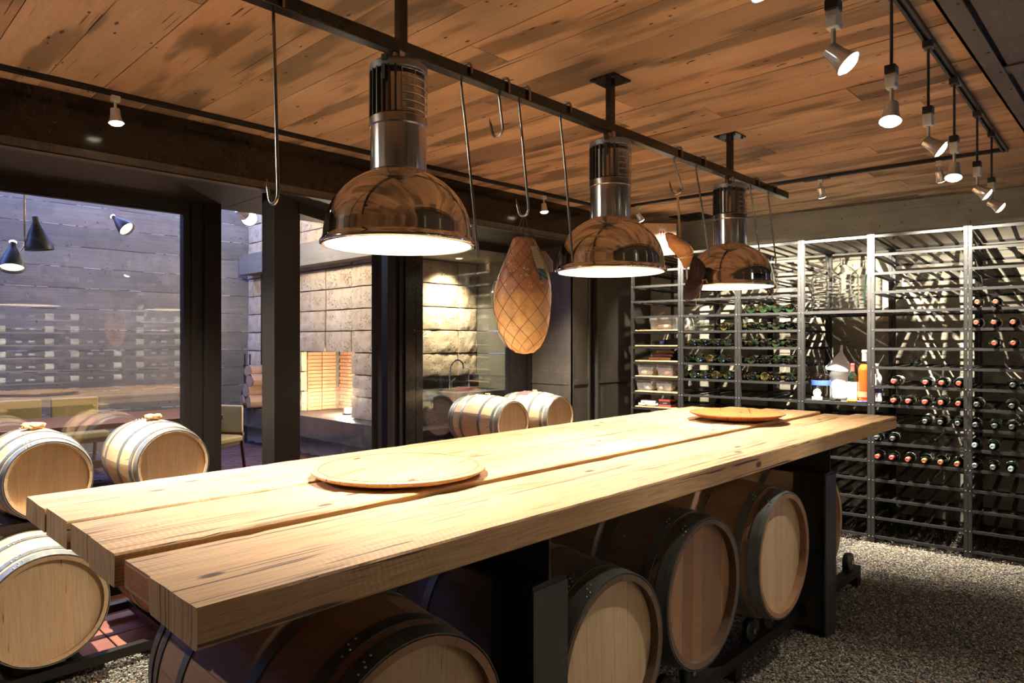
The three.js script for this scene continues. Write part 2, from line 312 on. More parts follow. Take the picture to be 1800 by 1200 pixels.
{ // ceiling of old boards
  const c = struct('ceiling');
  part(c, 'ceiling_deck', span(-2.3, 7.2, 2.846, 2.98, -4.75, 2.1), M.black);
  for (let k = -13; k < 28; k++) {
    const x0 = 0.805 + 0.2325 * k, z1 = x0 < 1.1 ? 1.95 : 0.55;
    let z = -4.02 - rnd() * 0.01;
    while (z < z1 - 0.05) {
      let e = z + rr(1.4, 3.2); if (e > z1 - 0.5) e = z1;
      const g = new THREE.BoxGeometry(0.2292, 0.024, e - z - 0.003);
      g.translate(x0 + 0.11625, YC + 0.012 + rr(-0.0025, 0.0025), (z + e) / 2);
      part(c, 'plank', grainUV(g, 'z', 3, 1, rnd(), rnd()), pick(M.plank));
      z = e;
    }
  }
}
{ // steel header and soffit over the glass wall
  const w = struct('wall_left');
  part(w, 'header_core', span(-2.2, 6.6, SOFFIT + 0.01, 2.85, ZG - 0.1, ZH - 0.012), M.black);
  for (const [a, b] of [[-2.2, -0.1], [-0.095, 2.05], [2.055, 4.2], [4.205, 6.5]]) {
    part(w, 'cladding_panel', span(a, b, SOFFIT + 0.002, YC - 0.003, ZH - 0.012, ZH), M.steelDark);
    part(w, 'soffit_panel', span(a, b, SOFFIT, SOFFIT + 0.01, ZG - 0.1, ZH - 0.002), M.steelBlack);
    part(w, 'angle_iron', boxUV(merge([span(a, b, SOFFIT - 0.002, SOFFIT + 0.045, ZH, ZH + 0.012), span(a, b, SOFFIT - 0.004, SOFFIT + 0.003, ZH - 0.05, ZH + 0.012)])), M.panel);
  }
  const bolts = []; for (let x = -1.9; x < 6.4; x += 0.55) for (const y of [0.012, 0.034]) bolts.push(new THREE.CylinderGeometry(0.005, 0.005, 0.005, 8).rotateX(Math.PI / 2).translate(x, SOFFIT + y, ZH + 0.013));
  part(w, 'bolts', merge(bolts), M.black, 'stuff');
}
{ // fixed pane on the left
  const w = struct('window_1');
  part(w, 'pane', span(-2.2, 1.76, 0.09, 2.43, ZG - 0.006, ZG + 0.006), M.pane);
  part(w, 'top_rail', span(-2.2, 1.78, 2.425, SOFFIT, ZG - 0.05, ZG + 0.045), M.frame);
  part(w, 'glazing_bead', span(-2.2, 1.76, 2.41, 2.428, ZG - 0.02, ZG + 0.02), M.frame);
  part(w, 'bottom_rail', span(-2.2, 1.78, 0, 0.1, ZG - 0.05, ZG + 0.045), M.frame);
  part(w, 'jamb', span(1.753, 1.80, 0, SOFFIT, ZG - 0.03, ZG + 0.03), M.frame);
  part(w, 'jamb', span(1.80, 1.87, 0, SOFFIT, ZG - 0.05, ZG + 0.05), M.frame);
  part(w, 'post', span(1.875, 1.985, 0, SOFFIT, ZG - 0.06, ZG + 0.075), M.frame);
}
{ // glazed door standing ajar
  const d = struct('door_1'); d.position.set(3.3, 0, ZG + 0.03); d.rotation.y = Math.atan2(-0.459, -0.888);
  part(d, 'pane', span(0.05, 1.16, 0.14, 2.42, -0.006, 0.006), M.pane);
  part(d, 'stile', span(0, 0.06, 0.01, 2.49, -0.03, 0.03), M.frame);
  part(d, 'stile', span(1.14, 1.20, 0.01, 2.49, -0.02, 0.02), M.frame);
  part(d, 'stile', span(1.20, 1.32, 0.01, 2.49, -0.035, 0.035), M.frame);
  part(d, 'stile', span(1.325, 1.45, 0.01, 2.49, -0.045, 0.045), M.frame);
  part(d, 'top_rail', span(0.05, 1.16, 2.41, 2.49, -0.03, 0.03), M.frame);
  part(d, 'bottom_rail', span(0.05, 1.16, 0.01, 0.15, -0.03, 0.03), M.frame);
}
{ // steel column and pane to the right of the door
  const w = struct('window_2');
  part(w, 'jamb', span(3.385, 3.44, 0, SOFFIT, ZG - 0.06, ZG + 0.04), M.frame);
  part(w, 'jamb', span(3.44, 3.50, 0, SOFFIT, ZG - 0.05, ZG + 0.02), M.black);
  part(w, 'jamb', span(3.50, 3.545, 0, SOFFIT, ZG - 0.05, ZG + 0.05), M.frame);
  part(w, 'column_plate', span(3.55, 3.655, 0, SOFFIT, ZG - 0.06, ZG + 0.07), M.steelDark);
  part(w, 'column_plate', span(3.66, 3.735, 0, SOFFIT, ZG - 0.06, ZG + 0.07), M.steelDark);
  part(w, 'pane', span(3.76, 4.9, 0.05, 2.44, ZG - 0.006, ZG + 0.006), M.pane);
  part(w, 'top_rail', span(3.76, 5.2, 2.43, SOFFIT, ZG - 0.05, ZG + 0.045), M.frame);
  part(w, 'bottom_rail', span(3.76, 4.9, 0, 0.06, ZG - 0.04, ZG + 0.04), M.frame);
  part(w, 'jamb', span(4.885, 5.06, 0, SOFFIT, ZG - 0.06, ZG + 0.03), M.steelDark);
  part(w, 'jamb', span(5.06, 5.11, 0, SOFFIT, ZG - 0.06, ZG + 0.01), M.black);
  part(w, 'jamb', span(5.11, 5.18, 0, SOFFIT, ZG - 0.06, ZG + 0.05), M.frame);
}
{ // steel clad chase in the corner beside the racks
  const w = struct('wall_corner'), x0 = 5.17, z1 = -4.16, J = 1.165;
  part(w, 'chase_core', span(x0 + 0.012, 6.62, 0, 2.84, -4.9, z1 - 0.06), M.black);
  for (const [a, b] of [[0, J], [J + 0.002, SOFFIT], [SOFFIT, YC]]) {
    part(w, 'cladding_panel', span(x0, x0 + 0.012, a, b, -4.75, z1 - 0.02), M.panel);
    part(w, 'cladding_panel', span(x0 + 0.01, 5.44, a, b, z1 - 0.06, z1 - 0.004), M.panel);
    part(w, 'cladding_panel', span(5.575, 6.62, a, b, z1 - 0.06, z1 - 0.004), M.panel);
  }
  part(w, 'corner_trim', merge([span(x0 - 0.006, x0 + 0.03, 0, YC, z1 - 0.012, z1 + 0.002), span(x0 - 0.006, x0 + 0.004, 0, YC, z1 - 0.045, z1 + 0.002)]), M.panel);
  part(w, 'edge_trim', span(5.425, 5.45, 0, YC, z1 - 0.01, z1 + 0.008), M.panel);
  part(w, 'edge_trim', span(5.565, 5.59, 0, YC, z1 - 0.01, z1 + 0.008), M.panel);
  part(w, 'seam_strip', merge([span(x0 - 0.005, x0, J - 0.022, J + 0.022, -4.72, z1 - 0.05), span(x0 + 0.03, 5.42, J - 0.022, J + 0.022, z1 - 0.004, z1 + 0.004)]), M.panel);
  part(w, 'seam_strip', span(5.575, 6.6, J - 0.022, J + 0.022, z1 - 0.004, z1 + 0.004), M.panel);
  const rv = []; for (let y = 0.1; y < 2.8; y += 0.16) rv.push([x0 - 0.006, y, z1 - 0.03], [5.438, y, z1 + 0.008], [5.578, y, z1 + 0.008]);
  part(w, 'rivets', merge(rv.map((p) => new THREE.SphereGeometry(0.005, 6, 4).translate(...p))), M.panel, 'stuff');
}
{ // board formed concrete behind the racks
  const w = struct('wall_back'), o = rackAt(RA + 1.01, RB[0] + 1.2); w.position.copy(o); w.rotation.y = RTURN;
  part(w, 'wall_core', span(-0.2, 5.4, -0.05, 2.9, -0.3, -0.03), M.conc[1]);
  const H = [0.0, 0.29, 0.58, 0.87, 1.16, 1.45, 1.74, 2.03, 2.32, 2.545, 2.84];
  for (let k = 0; k + 1 < H.length; k++) {
    const g = new THREE.BoxGeometry(5.6, H[k + 1] - H[k] - 0.005, 0.04).translate(2.6, (H[k] + H[k + 1]) / 2, -0.02 + rr(-0.003, 0.003));
    part(w, 'concrete_course', grainUV(g, 'x', 2, 2, rnd(), rnd()), pick(M.conc, k));
  }
}
{ // walls behind the camera, out of the frame
  const r = struct('wall_right');
  part(r, 'wall_panel', span(1.1, 7.4, 0, 2.85, 0.55, 0.75), M.steelDark);
  part(r, 'wall_panel', span(1.1, 1.3, 0, 2.85, 0.75, 2.0), M.conc[3]);
  part(r, 'wall_panel', span(-2.3, 1.3, 0, 2.85, 1.95, 2.15), M.conc[0]);
  const f = struct('wall_front');
  part(f, 'wall_panel', span(-2.4, -2.2, 0, 2.85, -4.8, 2.1), M.conc[1]);
  const t = struct('trim_1');     // dropped duct casing along the right of the ceiling
  part(t, 'casing_core', span(1.15, 6.9, 2.775, 2.85, -0.57, 0.56), M.steelBlack);
  part(t, 'casing_flange', span(1.15, 6.9, 2.745, 2.835, -0.588, -0.578), M.panel);
  part(t, 'casing_flange', span(1.15, 6.9, 2.745, 2.753, -0.588, -0.515), M.panel);
  for (const [a, b] of [[1.15, 2.42], [2.5, 3.62], [3.7, 4.82], [4.9, 6.9]]) {
    part(t, 'casing_panel', span(a, b, 2.757, 2.775, -0.50, 0.55), M.panel);
    part(t, 'casing_strap', span(b - 0.01, b + 0.09, 2.751, 2.757, -0.52, 0.55), M.panel);
  }
  const sc = []; for (let x = 1.4; x < 6.8; x += 0.28) sc.push(new THREE.SphereGeometry(0.006, 6, 4).translate(x, 2.745, -0.53)); part(t, 'screws', merge(sc), M.panel, 'stuff');
}
// ---------------------------------------------------------------- the dining room beyond the glass
const XS = 4.95, ZF = -10.6, CO = 0.2835, Y0 = 1.42;
{
  const w = struct('wall_far');
  part(w, 'wall_core', span(-4.2, XS + 0.3, -0.1, 4.4, ZF - 0.3, ZF - 0.04), M.concFar[1]);
  const fins = [];
  for (let k = -12; k < 4; k++) {
    const y1 = 3.40 + 0.2795 * k, y0 = y1 - 0.2795; if (y1 < 0) continue;
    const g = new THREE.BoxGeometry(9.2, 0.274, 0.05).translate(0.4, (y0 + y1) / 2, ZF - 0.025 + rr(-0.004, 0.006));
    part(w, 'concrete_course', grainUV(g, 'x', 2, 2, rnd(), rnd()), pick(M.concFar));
    for (let x = -4.1; x < XS;) { const l = rr(0.03, 0.22), h = rr(0.002, 0.006); if (rnd() < 0.6) fins.push(span(x, Math.min(XS, x + l), y1 - h / 2, y1 + h / 2, ZF - 0.01, ZF + rr(0.002, 0.009))); x += l + rr(0, 0.06); }
  }
  part(w, 'seam_fins', merge(fins), M.fin, 'stuff');
  const sd = struct('wall_dining');
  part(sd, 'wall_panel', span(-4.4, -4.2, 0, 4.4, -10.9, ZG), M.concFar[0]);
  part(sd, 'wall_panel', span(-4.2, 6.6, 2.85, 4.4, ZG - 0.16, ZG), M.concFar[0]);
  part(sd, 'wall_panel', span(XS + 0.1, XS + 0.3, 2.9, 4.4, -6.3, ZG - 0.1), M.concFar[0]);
  const c = struct('ceiling');
  part(c, 'ceiling_slab', span(-4.4, 5.3, 4.38, 4.55, -9.1, ZG), M.plaster);
  part(c, 'rooflight_curb', span(-4.4, 5.3, 4.38, 4.7, -9.2, -9.1), M.plaster);
}
function stoneGeo(w, h, d) {     // rock faced block, its face at +z, centred
  const g = new THREE.BoxGeometry(w, h, d, 9, 5, 1), p = g.attributes.position, s = rnd() * 50;
  for (let i = 0; i < p.count; i++) if (p.getZ(i) > 0) {
    const x = p.getX(i), y = p.getY(i), ex = (w / 2 - Math.abs(x)), ey = (h / 2 - Math.abs(y)), e = Math.min(ex, ey);
    const n = fbm(((x + s) * 0.9) % 1, ((y + s * 0.7) * 0.9) % 1, 14, 14, 3, 251) - 0.5;
    p.setZ(i, d / 2 + (e < 0.004 ? -0.012 + n * 0.02 : n * 0.045));
    if (e < 0.004) { p.setX(i, x + n * 0.008); p.setY(i, y + n * 0.008); }
  }
  g.computeVertexNormals(); return boxUV(g, 1 / 1.2, rnd(), rnd());
}
{
  const w = struct('wall_fireside');
  part(w, 'wall_core', span(XS + 0.06, XS + 0.75, 1.45, 4.4, ZF, -6.48), M.mortar);
  part(w, 'wall_core', span(XS + 0.06, XS + 0.75, -0.1, 1.46, ZF, -8.95), M.mortar);
  part(w, 'wall_core', span(XS + 0.06, XS + 0.75, -0.1, 1.46, -7.63, -6.48), M.mortar);
  part(w, 'wall_core', span(XS + 0.7, 6.3, -0.1, 4.4, -6.9, -6.48), M.mortar);
  const cols = [-10.6, -10.15, -9.54, -8.92, -8.27, -7.64, -7.02, -6.42];
  const G = [0, 1, 2, 3, 4, 5].map(() => stoneGeo(0.62, CO, 0.14));
  for (let r = -6; r < 11; r++) for (let c = 0; c + 1 < cols.length; c++) {
    const y = Y0 + (r + 0.5) * CO, a = cols[c], b = cols[c + 1];
    if (y < 0.5 || y > 4.3) continue;
    if (y < Y0 && a > -8.95 && b < -7.6) continue;
    const m = part(w, 'stone', pick(G), pick(M.stone)); m.scale.set((b - a - 0.017) / 0.62, (CO - 0.016) / CO, 1); m.rotation.y = -Math.PI / 2; m.position.set(XS + 0.055 + rr(-0.012, 0.008), y, (a + b) / 2);
  }
  const cx = [4.9, 5.09, 5.71, 6.03];
  for (let r = -6; r < 11; r++) for (let c = 0; c + 1 < cx.length; c++) {
    const y = Y0 + (r + 0.5) * CO, a = cx[c], b = cx[c + 1]; if (y < 0.5 || y > 4.3) continue;
    const m = part(w, 'stone', pick(G), pick(M.stone)); m.scale.set((b - a - 0.017) / 0.62, (CO - 0.016) / CO, 1); m.position.set((a + b) / 2, y, -6.475 + rr(-0.012, 0.008));
  }
  part(w, 'lintel', grainUV(new THREE.BoxGeometry(0.28, 0.30, 4.05).translate(XS - 0.1, 2.745, -8.38), 'z', 2, 2, 0.3, 0.1), textured(T_CONC, { color: tone(0.72, 0.71, 0.7), roughness: 0.7 }, 0.002));
  // fire box lined with brick
  part(w, 'firebox_shell', merge([span(XS + 0.62, XS + 0.7, 0.4, 1.5, -8.95, -7.63), span(XS + 0.05, XS + 0.7, 0.4, 1.5, -9.0, -8.93), span(XS + 0.05, XS + 0.7, 0.4, 1.5, -7.65, -7.58), span(XS + 0.05, XS + 0.7, 1.425, 1.5, -8.95, -7.63)]), M.mortar);
  const fb = boxUV(new THREE.BoxGeometry(0.220, 0.044, 0.03), 1 / 0.5);
  for (let r = 0; r < 16; r++) for (let c = 0; c < 6; c++) {
    const m = part(w, 'brick', fb, pick(M.fireBrick)); m.rotation.y = -Math.PI / 2; m.position.set(XS + 0.605, 0.60 + r * 0.0525, -8.88 + 0.105 + c * 0.2315 + (r % 2 ? 0.03 : 0)); if (c === 5) m.scale.x = 0.6;
  }
  for (let r = 0; r < 16; r++) for (let c = 0; c < 2; c++) for (const z of [-8.915, -7.665]) { const m = part(w, 'brick', fb, pick(M.fireBrick)); m.position.set(XS + 0.2 + c * 0.231, 0.60 + r * 0.0525, z); }
  part(w, 'hearth', boxUV(merge([span(XS - 0.29, XS + 0.7, 0.29, 0.57, ZF, -6.0)]), 0.5), M.hearth);
  part(w, 'plinth', span(XS - 0.02, XS + 0.3, -0.05, 0.29, ZF, -6.3), M.conc[2]);
  const al = struct('wall_alcove');
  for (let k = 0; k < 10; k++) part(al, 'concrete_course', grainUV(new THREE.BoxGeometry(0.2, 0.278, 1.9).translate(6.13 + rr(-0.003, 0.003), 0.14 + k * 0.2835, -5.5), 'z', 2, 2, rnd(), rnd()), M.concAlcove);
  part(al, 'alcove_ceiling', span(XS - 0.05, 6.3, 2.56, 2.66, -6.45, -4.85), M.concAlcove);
}

// ================================================================ GRAVEL
{
  const spots = [];
  const area = (x0, x1, z0, z1, dens) => { const n = Math.round((x1 - x0) * (z1 - z0) * dens); for (let i = 0; i < n; i++) spots.push([rr(x0, x1), rr(z0, z1)]); };
  area(1.9, 6.2, -1.75, 0.45, 20000); area(0.2, 1.9, -1.6, -0.2, 2500); area(0.3, 1.9, -3.74, -2.3, 19000); area(0.3, 5.6, -2.3, -1.7, 2500); area(1.9, 5.6, -3.74, -2.3, 1500); area(5.4, 6.9, -3.7, 0.4, 6000);
  const g = new THREE.IcosahedronGeometry(1, 0), im = shade(new THREE.InstancedMesh(g, M.pebble, spots.length));
  const pal = [[0.30, 0.25, 0.18], [0.22, 0.19, 0.145], [0.15, 0.13, 0.10], [0.10, 0.088, 0.072], [0.36, 0.29, 0.19], [0.07, 0.062, 0.055], [0.25, 0.20, 0.13], [0.45, 0.40, 0.31], [0.18, 0.16, 0.14], [0.26, 0.16, 0.09]];
  const m = new THREE.Matrix4(), q = new THREE.Quaternion(), e = new THREE.Euler(), s = V(1, 1, 1), p = V(0, 0, 0), c = new THREE.Color();
  spots.forEach(([x, z], i) => {
    const r = rr(0.0032, 0.0064); s.set(r * rr(0.9, 1.5), r * rr(0.5, 0.8), r * rr(0.8, 1.2)); e.set(rr(-0.4, 0.4), rr(0, 6.3), rr(-0.4, 0.4)); q.setFromEuler(e);
    p.set(x, rr(-0.010, 0.0015), z); im.setMatrixAt(i, m.compose(p, q, s));
    const k = pick(pal), t = rr(0.4, 1.0); im.setColorAt(i, c.setRGB(k[0] * t, k[1] * t, k[2] * t));
  });
  im.name = 'gravel'; im.userData = { label: 'loose grey and tan pea gravel covering the cellar floor', category: 'gravel', kind: 'stuff' }; scene.add(im);
}

// ================================================================ TABLE
function timber(x0, x1, z0, z1, y0, y1, sd) {
  const n = 90, ch = 0.005, prof = [[y0, z0 + ch], [y0 + ch, z0], [y1 - ch, z0], [y1, z0 + ch], [y1, (z0 * 2 + z1) / 3], [y1, (z0 + z1 * 2) / 3], [y1, z1 - ch], [y1 - ch, z1], [y0 + ch, z1], [y0, z1 - ch]];
  const k = prof.length, pos = [], idx = [], nz = (u, a) => fbm(u, (a * 0.137 + sd * 0.31) % 1, 64, 8, 3, 263) - 0.5;
  for (let i = 0; i <= n; i++) { const u = i / n, x = x0 + (x1 - x0) * u;
    prof.forEach(([y, z], j) => { const edge = j === 2 || j === 3 || j === 6 || j === 7, chip = edge ? Math.max(0, nz((u * 0.98) % 1, j > 4 ? 5 : 2) - 0.12) * 0.013 : 0; const o = nz((u + sd * 0.17) % 1, j) * 0.002;
      pos.push(x + (i === 0 || i === n ? nz(0.3, j + 3) * 0.008 : 0), y + o - (y > (y0 + y1) / 2 ? chip : 0), z + o + (z < (z0 + z1) / 2 ? chip : -chip)); }); }
  for (let i = 0; i < n; i++) for (let j = 0; j < k; j++) { const a = i * k + j, b = i * k + (j + 1) % k, c = a + k, d = b + k; idx.push(a, b, c, b, d, c); }
  for (const e of [0, n]) { const c = pos.length / 3; pos.push(e ? x1 : x0, (y0 + y1) / 2, (z0 + z1) / 2); for (let j = 0; j < k; j++) { const a = e * k + j, b = e * k + (j + 1) % k; e ? idx.push(a, b, c) : idx.push(b, a, c); } }
  let g = new THREE.BufferGeometry(); g.setAttribute('position', new THREE.Float32BufferAttribute(pos, 3)); g.setIndex(idx); g.computeVertexNormals(); g = crease(g, 0.5);
  return grainUV(g, 'x', 2.4, 0.6, sd * 0.37 + 0.11, -(z0 + z1) / 2 / 0.6 + 0.5 + (sd % 2 ? 0.04 : -0.05));
}
const TT = 1.08, TB = 1.002;
{
  const t = thing('long_table', 'long heavy table of rough sawn oak timbers on black steel beams', 'table');
  const Z = [-1.268, -1.524, -1.733, -1.941, -2.14, -2.368, -2.605], X0 = [0.498, 0.512, 0.496, 0.503, 0.497, 0.494], X1 = [4.915, 4.90, 4.885, 4.90, 4.80, 4.66];
  for (let i = 0; i < 6; i++) part(t, 'timber', timber(X0[i], X1[i], Z[i + 1] + [0.006, 0.014, 0.007, 0.009, 0.005, 0][i], Z[i] - 0.002, TB + (i % 2) * 0.003, TT - [0, 0.013, 0, 0.004, 0.001, 0.005][i], i + 1), pick(M.oak, i));
  part(t, 'painted_end', span(0.5085, 0.5115, TB + 0.012, TT - 0.018, -1.708, -1.538), M.oakRed);
  const iSec = (w, h, tf, tw) => { const s = new THREE.Shape(), a = w / 2, b = h / 2; s.moveTo(-a, -b); for (const [x, y] of [[a, -b], [a, -b + tf], [tw, -b + tf + 0.006], [tw, b - tf - 0.006], [a, b - tf], [a, b], [-a, b], [-a, b - tf], [-tw, b - tf - 0.006], [-tw, -b + tf + 0.006], [-a, -b + tf]]) s.lineTo(x, y); return s; };
  for (const x of [1.524, 3.83]) {
    part(t, 'beam', boxUV(new THREE.ExtrudeGeometry(iSec(0.152, 0.15, 0.010, 0.0045), { depth: 1.245, bevelEnabled: false }).translate(x, 0.926, -2.555)), M.steelBlack);
    for (const zf of [-1.305, -2.395]) {
      const g = new THREE.ExtrudeGeometry(iSec(0.154, 0.172, 0.010, 0.0045), { depth: 0.85, bevelEnabled: false }).rotateX(-Math.PI / 2).translate(x, 0.0, zf - 0.086);
      part(t, 'leg', boxUV(g), M.legSteel);
      part(t, 'base_plate', span(x - 0.09, x + 0.09, -0.01, 0.004, zf - 0.182, zf + 0.006), M.steelBlack);
    }
  }
}
{ // round boards lying on the table
  const mk = (r, h, edge) => { const g = lathe([[0, 0], [r * 0.72, 0], [r * 0.86, h * 0.16], [r * 0.965, h * 0.48], [r, h * 0.72], [r * 0.998, h * 0.93], [r * 0.985, h], [r * 0.9, h * edge], [r * 0.6, h * edge], [0, h * edge]], 72); return grainUV(crease(g, 0.5), 'x', 2.4, 0.6, 0.3, 0.5); };
  const a = thing('serving_board', 'large round pale oak board with stained joints on the near half of the table', 'serving board', [1.512, TT + 0.002, -2.02], 0.35);
  part(a, 'board_disc', mk(0.312, 0.03, 1), M.board);
  const lines = []; for (const z of [-0.19, -0.07, 0.055, 0.17]) { const w = Math.sqrt(0.295 ** 2 - z * z); lines.push(new THREE.BoxGeometry(2 * w, 0.0006, 0.0018).translate(0, 0.0302, z)); }
  part(a, 'board_seams', merge(lines), M.walnut, 'stuff');
  const ring = new THREE.TorusGeometry(0.286, 0.0012, 4, 72).rotateX(Math.PI / 2).translate(0, 0.0302, 0); part(a, 'rim_groove', ring, M.walnut);
  const b = thing('serving_board', 'round reddish wooden board with upswept edge at the far end of the table', 'serving board', [4.02, TT + 0.001, -1.93], 0.5);
  part(b, 'board_disc', grainUV(crease(lathe([[0, 0], [0.13, 0], [0.21, 0.012], [0.262, 0.030], [0.284, 0.041], [0.283, 0.046], [0.27, 0.045], [0.2, 0.036], [0.1, 0.033], [0, 0.032]], 72), 0.6), 'x', 2.4, 0.6, 0.1, 0.2), M.boardRed);
}

// ================================================================ BARRELS
const SPROTO = {};
function barrel(label, kind, o) {
  const { L, Rb, Rh, n, x, y, z, dark, heads, staves, hoop, bung, group } = o;
  const key = [L, Rb, Rh, n].join();
  const r = (q) => Rh + (Rb - Rh) * (1 - (2 * q / L) ** 2), th = Rh * 0.085, rec = L * 0.04;
  if (!SPROTO[key]) {
    const pts = [], N = 12; for (let i = 0; i <= N; i++) { const q = -L / 2 + L * i / N; pts.push([r(q) - (i === 0 || i === N ? 0.003 : 0), q]); }
    pts.push([r(L / 2) - th, L / 2 - 0.002]); pts.push([r(L / 2 - rec * 0.9) - th, L / 2 - rec * 0.9]); pts.push([r(0) - th - 0.004, 0]); pts.push([r(L / 2 - rec * 0.9) - th, -L / 2 + rec * 0.9]); pts.push([r(L / 2) - th, -L / 2 + 0.002]); pts.push(pts[0]);
    const g = new THREE.LatheGeometry(pts.map((p) => new THREE.Vector2(p[0], p[1])), 2, 0, 2 * Math.PI / n * 0.988);
    const sg = [0, 1, 2].map((k) => { const c = crease(g.clone().rotateX(Math.PI / 2), 0.7), p = c.attributes.position, uv = new Float32Array(p.count * 2); for (let i = 0; i < p.count; i++) { const a = Math.atan2(p.getY(i), p.getX(i)), rad = Math.hypot(p.getX(i), p.getY(i)); uv[2 * i] = p.getZ(i) + k * 0.31; uv[2 * i + 1] = a * rad / 0.25 + k * 0.27; } c.setAttribute('uv', new THREE.BufferAttribute(uv, 2)); return c; });
    const R = r(L / 2 - rec) - th + 0.004, nb = 7, hb = [];
    for (let i = 0; i < nb; i++) {
      const a = -R + 2 * R * i / nb + 0.0006, b = -R + 2 * R * (i + 1) / nb - 0.0006, s = new THREE.Shape(), m = 6, f = (t) => Math.sqrt(Math.max(0, R * R - t * t));
      for (let k = 0; k <= m; k++) { const t = a + (b - a) * k / m; k ? s.lineTo(t, -f(t)) : s.moveTo(t, -f(t)); }
      for (let k = m; k >= 0; k--) { const t = a + (b - a) * k / m; s.lineTo(t, f(t)); }
      hb.push(grainUV(new THREE.ExtrudeGeometry(s, { depth: 0.02, bevelEnabled: true, bevelSize: 0.0008, bevelThickness: 0.0008, bevelSegments: 1 }), 'y', 1, 0.25, rnd(), rnd()));
    }
    const hoops = [[-0.5, -0.445], [-0.415, -0.375], [-0.20, -0.16], [0.16, 0.20], [0.375, 0.415], [0.445, 0.5]].map(([a, b]) => {
      const q = [a, (a + b) / 2, b].map((t) => t * L * 0.998), out = q.map((t) => [r(t) + 0.004, t]), inn = q.map((t) => [r(t) + 0.0005, t]).reverse();
      return boxUV(crease(new THREE.LatheGeometry([...out, ...inn, out[0]].map((p) => new THREE.Vector2(p[0], p[1])), 56).rotateX(Math.PI / 2), 0.5), 2);
    });
    const rg = []; for (const t of [-0.475, -0.395, -0.18, 0.18, 0.395, 0.475]) for (const dz of [-0.008, 0.008]) for (const da of [0, 0.07]) { const a = 1.75 + t * 0.5 + da + dz * 6; const q = t * L + dz; rg.push(new THREE.SphereGeometry(0.0045, 6, 4).translate(Math.cos(a) * (r(q) + 0.004), Math.sin(a) * (r(q) + 0.004), q)); }
    SPROTO[key] = { sg, hb, hoops, rivets: merge(rg) };
  }
  const P = SPROTO[key], t = thing('barrel', label, 'barrel', [x, y, z], o.turn ?? 0, group);
  const roll = rnd() * 6.3;
  for (let i = 0; i < n; i++) { const m = part(t, 'stave', pick(P.sg), pick(staves)); m.rotation.z = roll + i * 2 * Math.PI / n; }
  for (const e of [1, -1]) { const h = new THREE.Group(); h.name = 'head'; h.rotation.set(0, e > 0 ? 0 : Math.PI, o.headTurn ?? rr(-0.05, 0.05)); t.add(h); P.hb.forEach((g) => { const m = part(h, 'head_board', g, pick(heads)); m.position.z = L / 2 - rec - 0.02; }); }
  P.hoops.forEach((g) => part(t, 'hoop', g, hoop));
  part(t, 'rivets', P.rivets, M.rivet, 'stuff');
  if (bung) part(t, 'bung', new THREE.CylinderGeometry(0.024, 0.021, 0.02, 16).translate(0, Rb + 0.003, 0), M.cork);
  return t;
}
const BIG = { L: 0.95, n: 24 }, under = 'wine barrels under the long table';
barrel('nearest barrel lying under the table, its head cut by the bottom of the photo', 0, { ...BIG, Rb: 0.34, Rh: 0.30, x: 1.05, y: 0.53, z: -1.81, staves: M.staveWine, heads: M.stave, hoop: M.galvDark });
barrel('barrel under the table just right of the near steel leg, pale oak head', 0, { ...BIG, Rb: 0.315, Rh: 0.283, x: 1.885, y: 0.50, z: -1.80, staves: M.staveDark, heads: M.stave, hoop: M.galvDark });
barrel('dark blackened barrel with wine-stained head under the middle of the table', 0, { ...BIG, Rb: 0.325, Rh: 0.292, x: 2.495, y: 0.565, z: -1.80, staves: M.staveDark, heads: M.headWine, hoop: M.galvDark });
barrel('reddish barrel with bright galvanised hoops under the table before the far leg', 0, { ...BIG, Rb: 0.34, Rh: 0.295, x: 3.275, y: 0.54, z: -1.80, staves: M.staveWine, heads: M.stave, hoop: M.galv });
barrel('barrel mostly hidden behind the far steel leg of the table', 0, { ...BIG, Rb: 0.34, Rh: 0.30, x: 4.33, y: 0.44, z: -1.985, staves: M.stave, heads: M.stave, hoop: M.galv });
const SML = { L: 0.62, n: 20, Rb: 0.226, Rh: 0.187 }, MID = { L: 0.76, n: 20, Rb: 0.285, Rh: 0.243 };
const topC = [[0.845, 'small oak cask, left of the upper pair in front of the left pane'], [1.425, 'small oak cask, right of the upper pair beside the dark window post']];
topC.forEach(([x, l]) => barrel(l, 0, { ...SML, x, y: 0.885, z: -4.26, staves: M.stave, heads: M.stave, hoop: M.galv }));
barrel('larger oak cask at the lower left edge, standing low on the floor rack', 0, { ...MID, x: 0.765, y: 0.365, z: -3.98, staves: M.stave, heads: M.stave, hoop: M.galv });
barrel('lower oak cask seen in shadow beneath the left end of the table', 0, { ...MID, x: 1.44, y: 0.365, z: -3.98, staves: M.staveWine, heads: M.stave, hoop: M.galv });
barrel('small oak cask lying full length beyond the table, left of the far pair', 0, { ...SML, x: 4.13, y: 0.875, z: -4.26, staves: M.stave, heads: M.stave, hoop: M.galv, bung: true });
const redTop = barrel('small oak cask with red stained top, right of the far pair', 0, { ...SML, x: 4.74, y: 0.875, z: -4.26, staves: M.stave, heads: M.stave, hoop: M.galv, bung: true });
{ const r = (q) => 0.187 + 0.039 * (1 - (2 * q / 0.62) ** 2) + 0.0012, pts = []; for (let i = 0; i <= 8; i++) { const q = -0.16 + 0.17 * i / 8; pts.push(new THREE.Vector2(r(q), q)); }
  part(redTop, 'red_stain', new THREE.LatheGeometry(pts, 12, 0, 0.75).rotateX(Math.PI / 2).rotateZ(Math.PI - 0.225), std({ color: tone(0.42, 0.06, 0.05), roughness: 0.7 })); }
barrel('lower cask under the far pair, left one, hidden behind the table', 0, { ...MID, x: 4.1, y: 0.36, z: -3.98, staves: M.staveWine, heads: M.stave, hoop: M.galv });
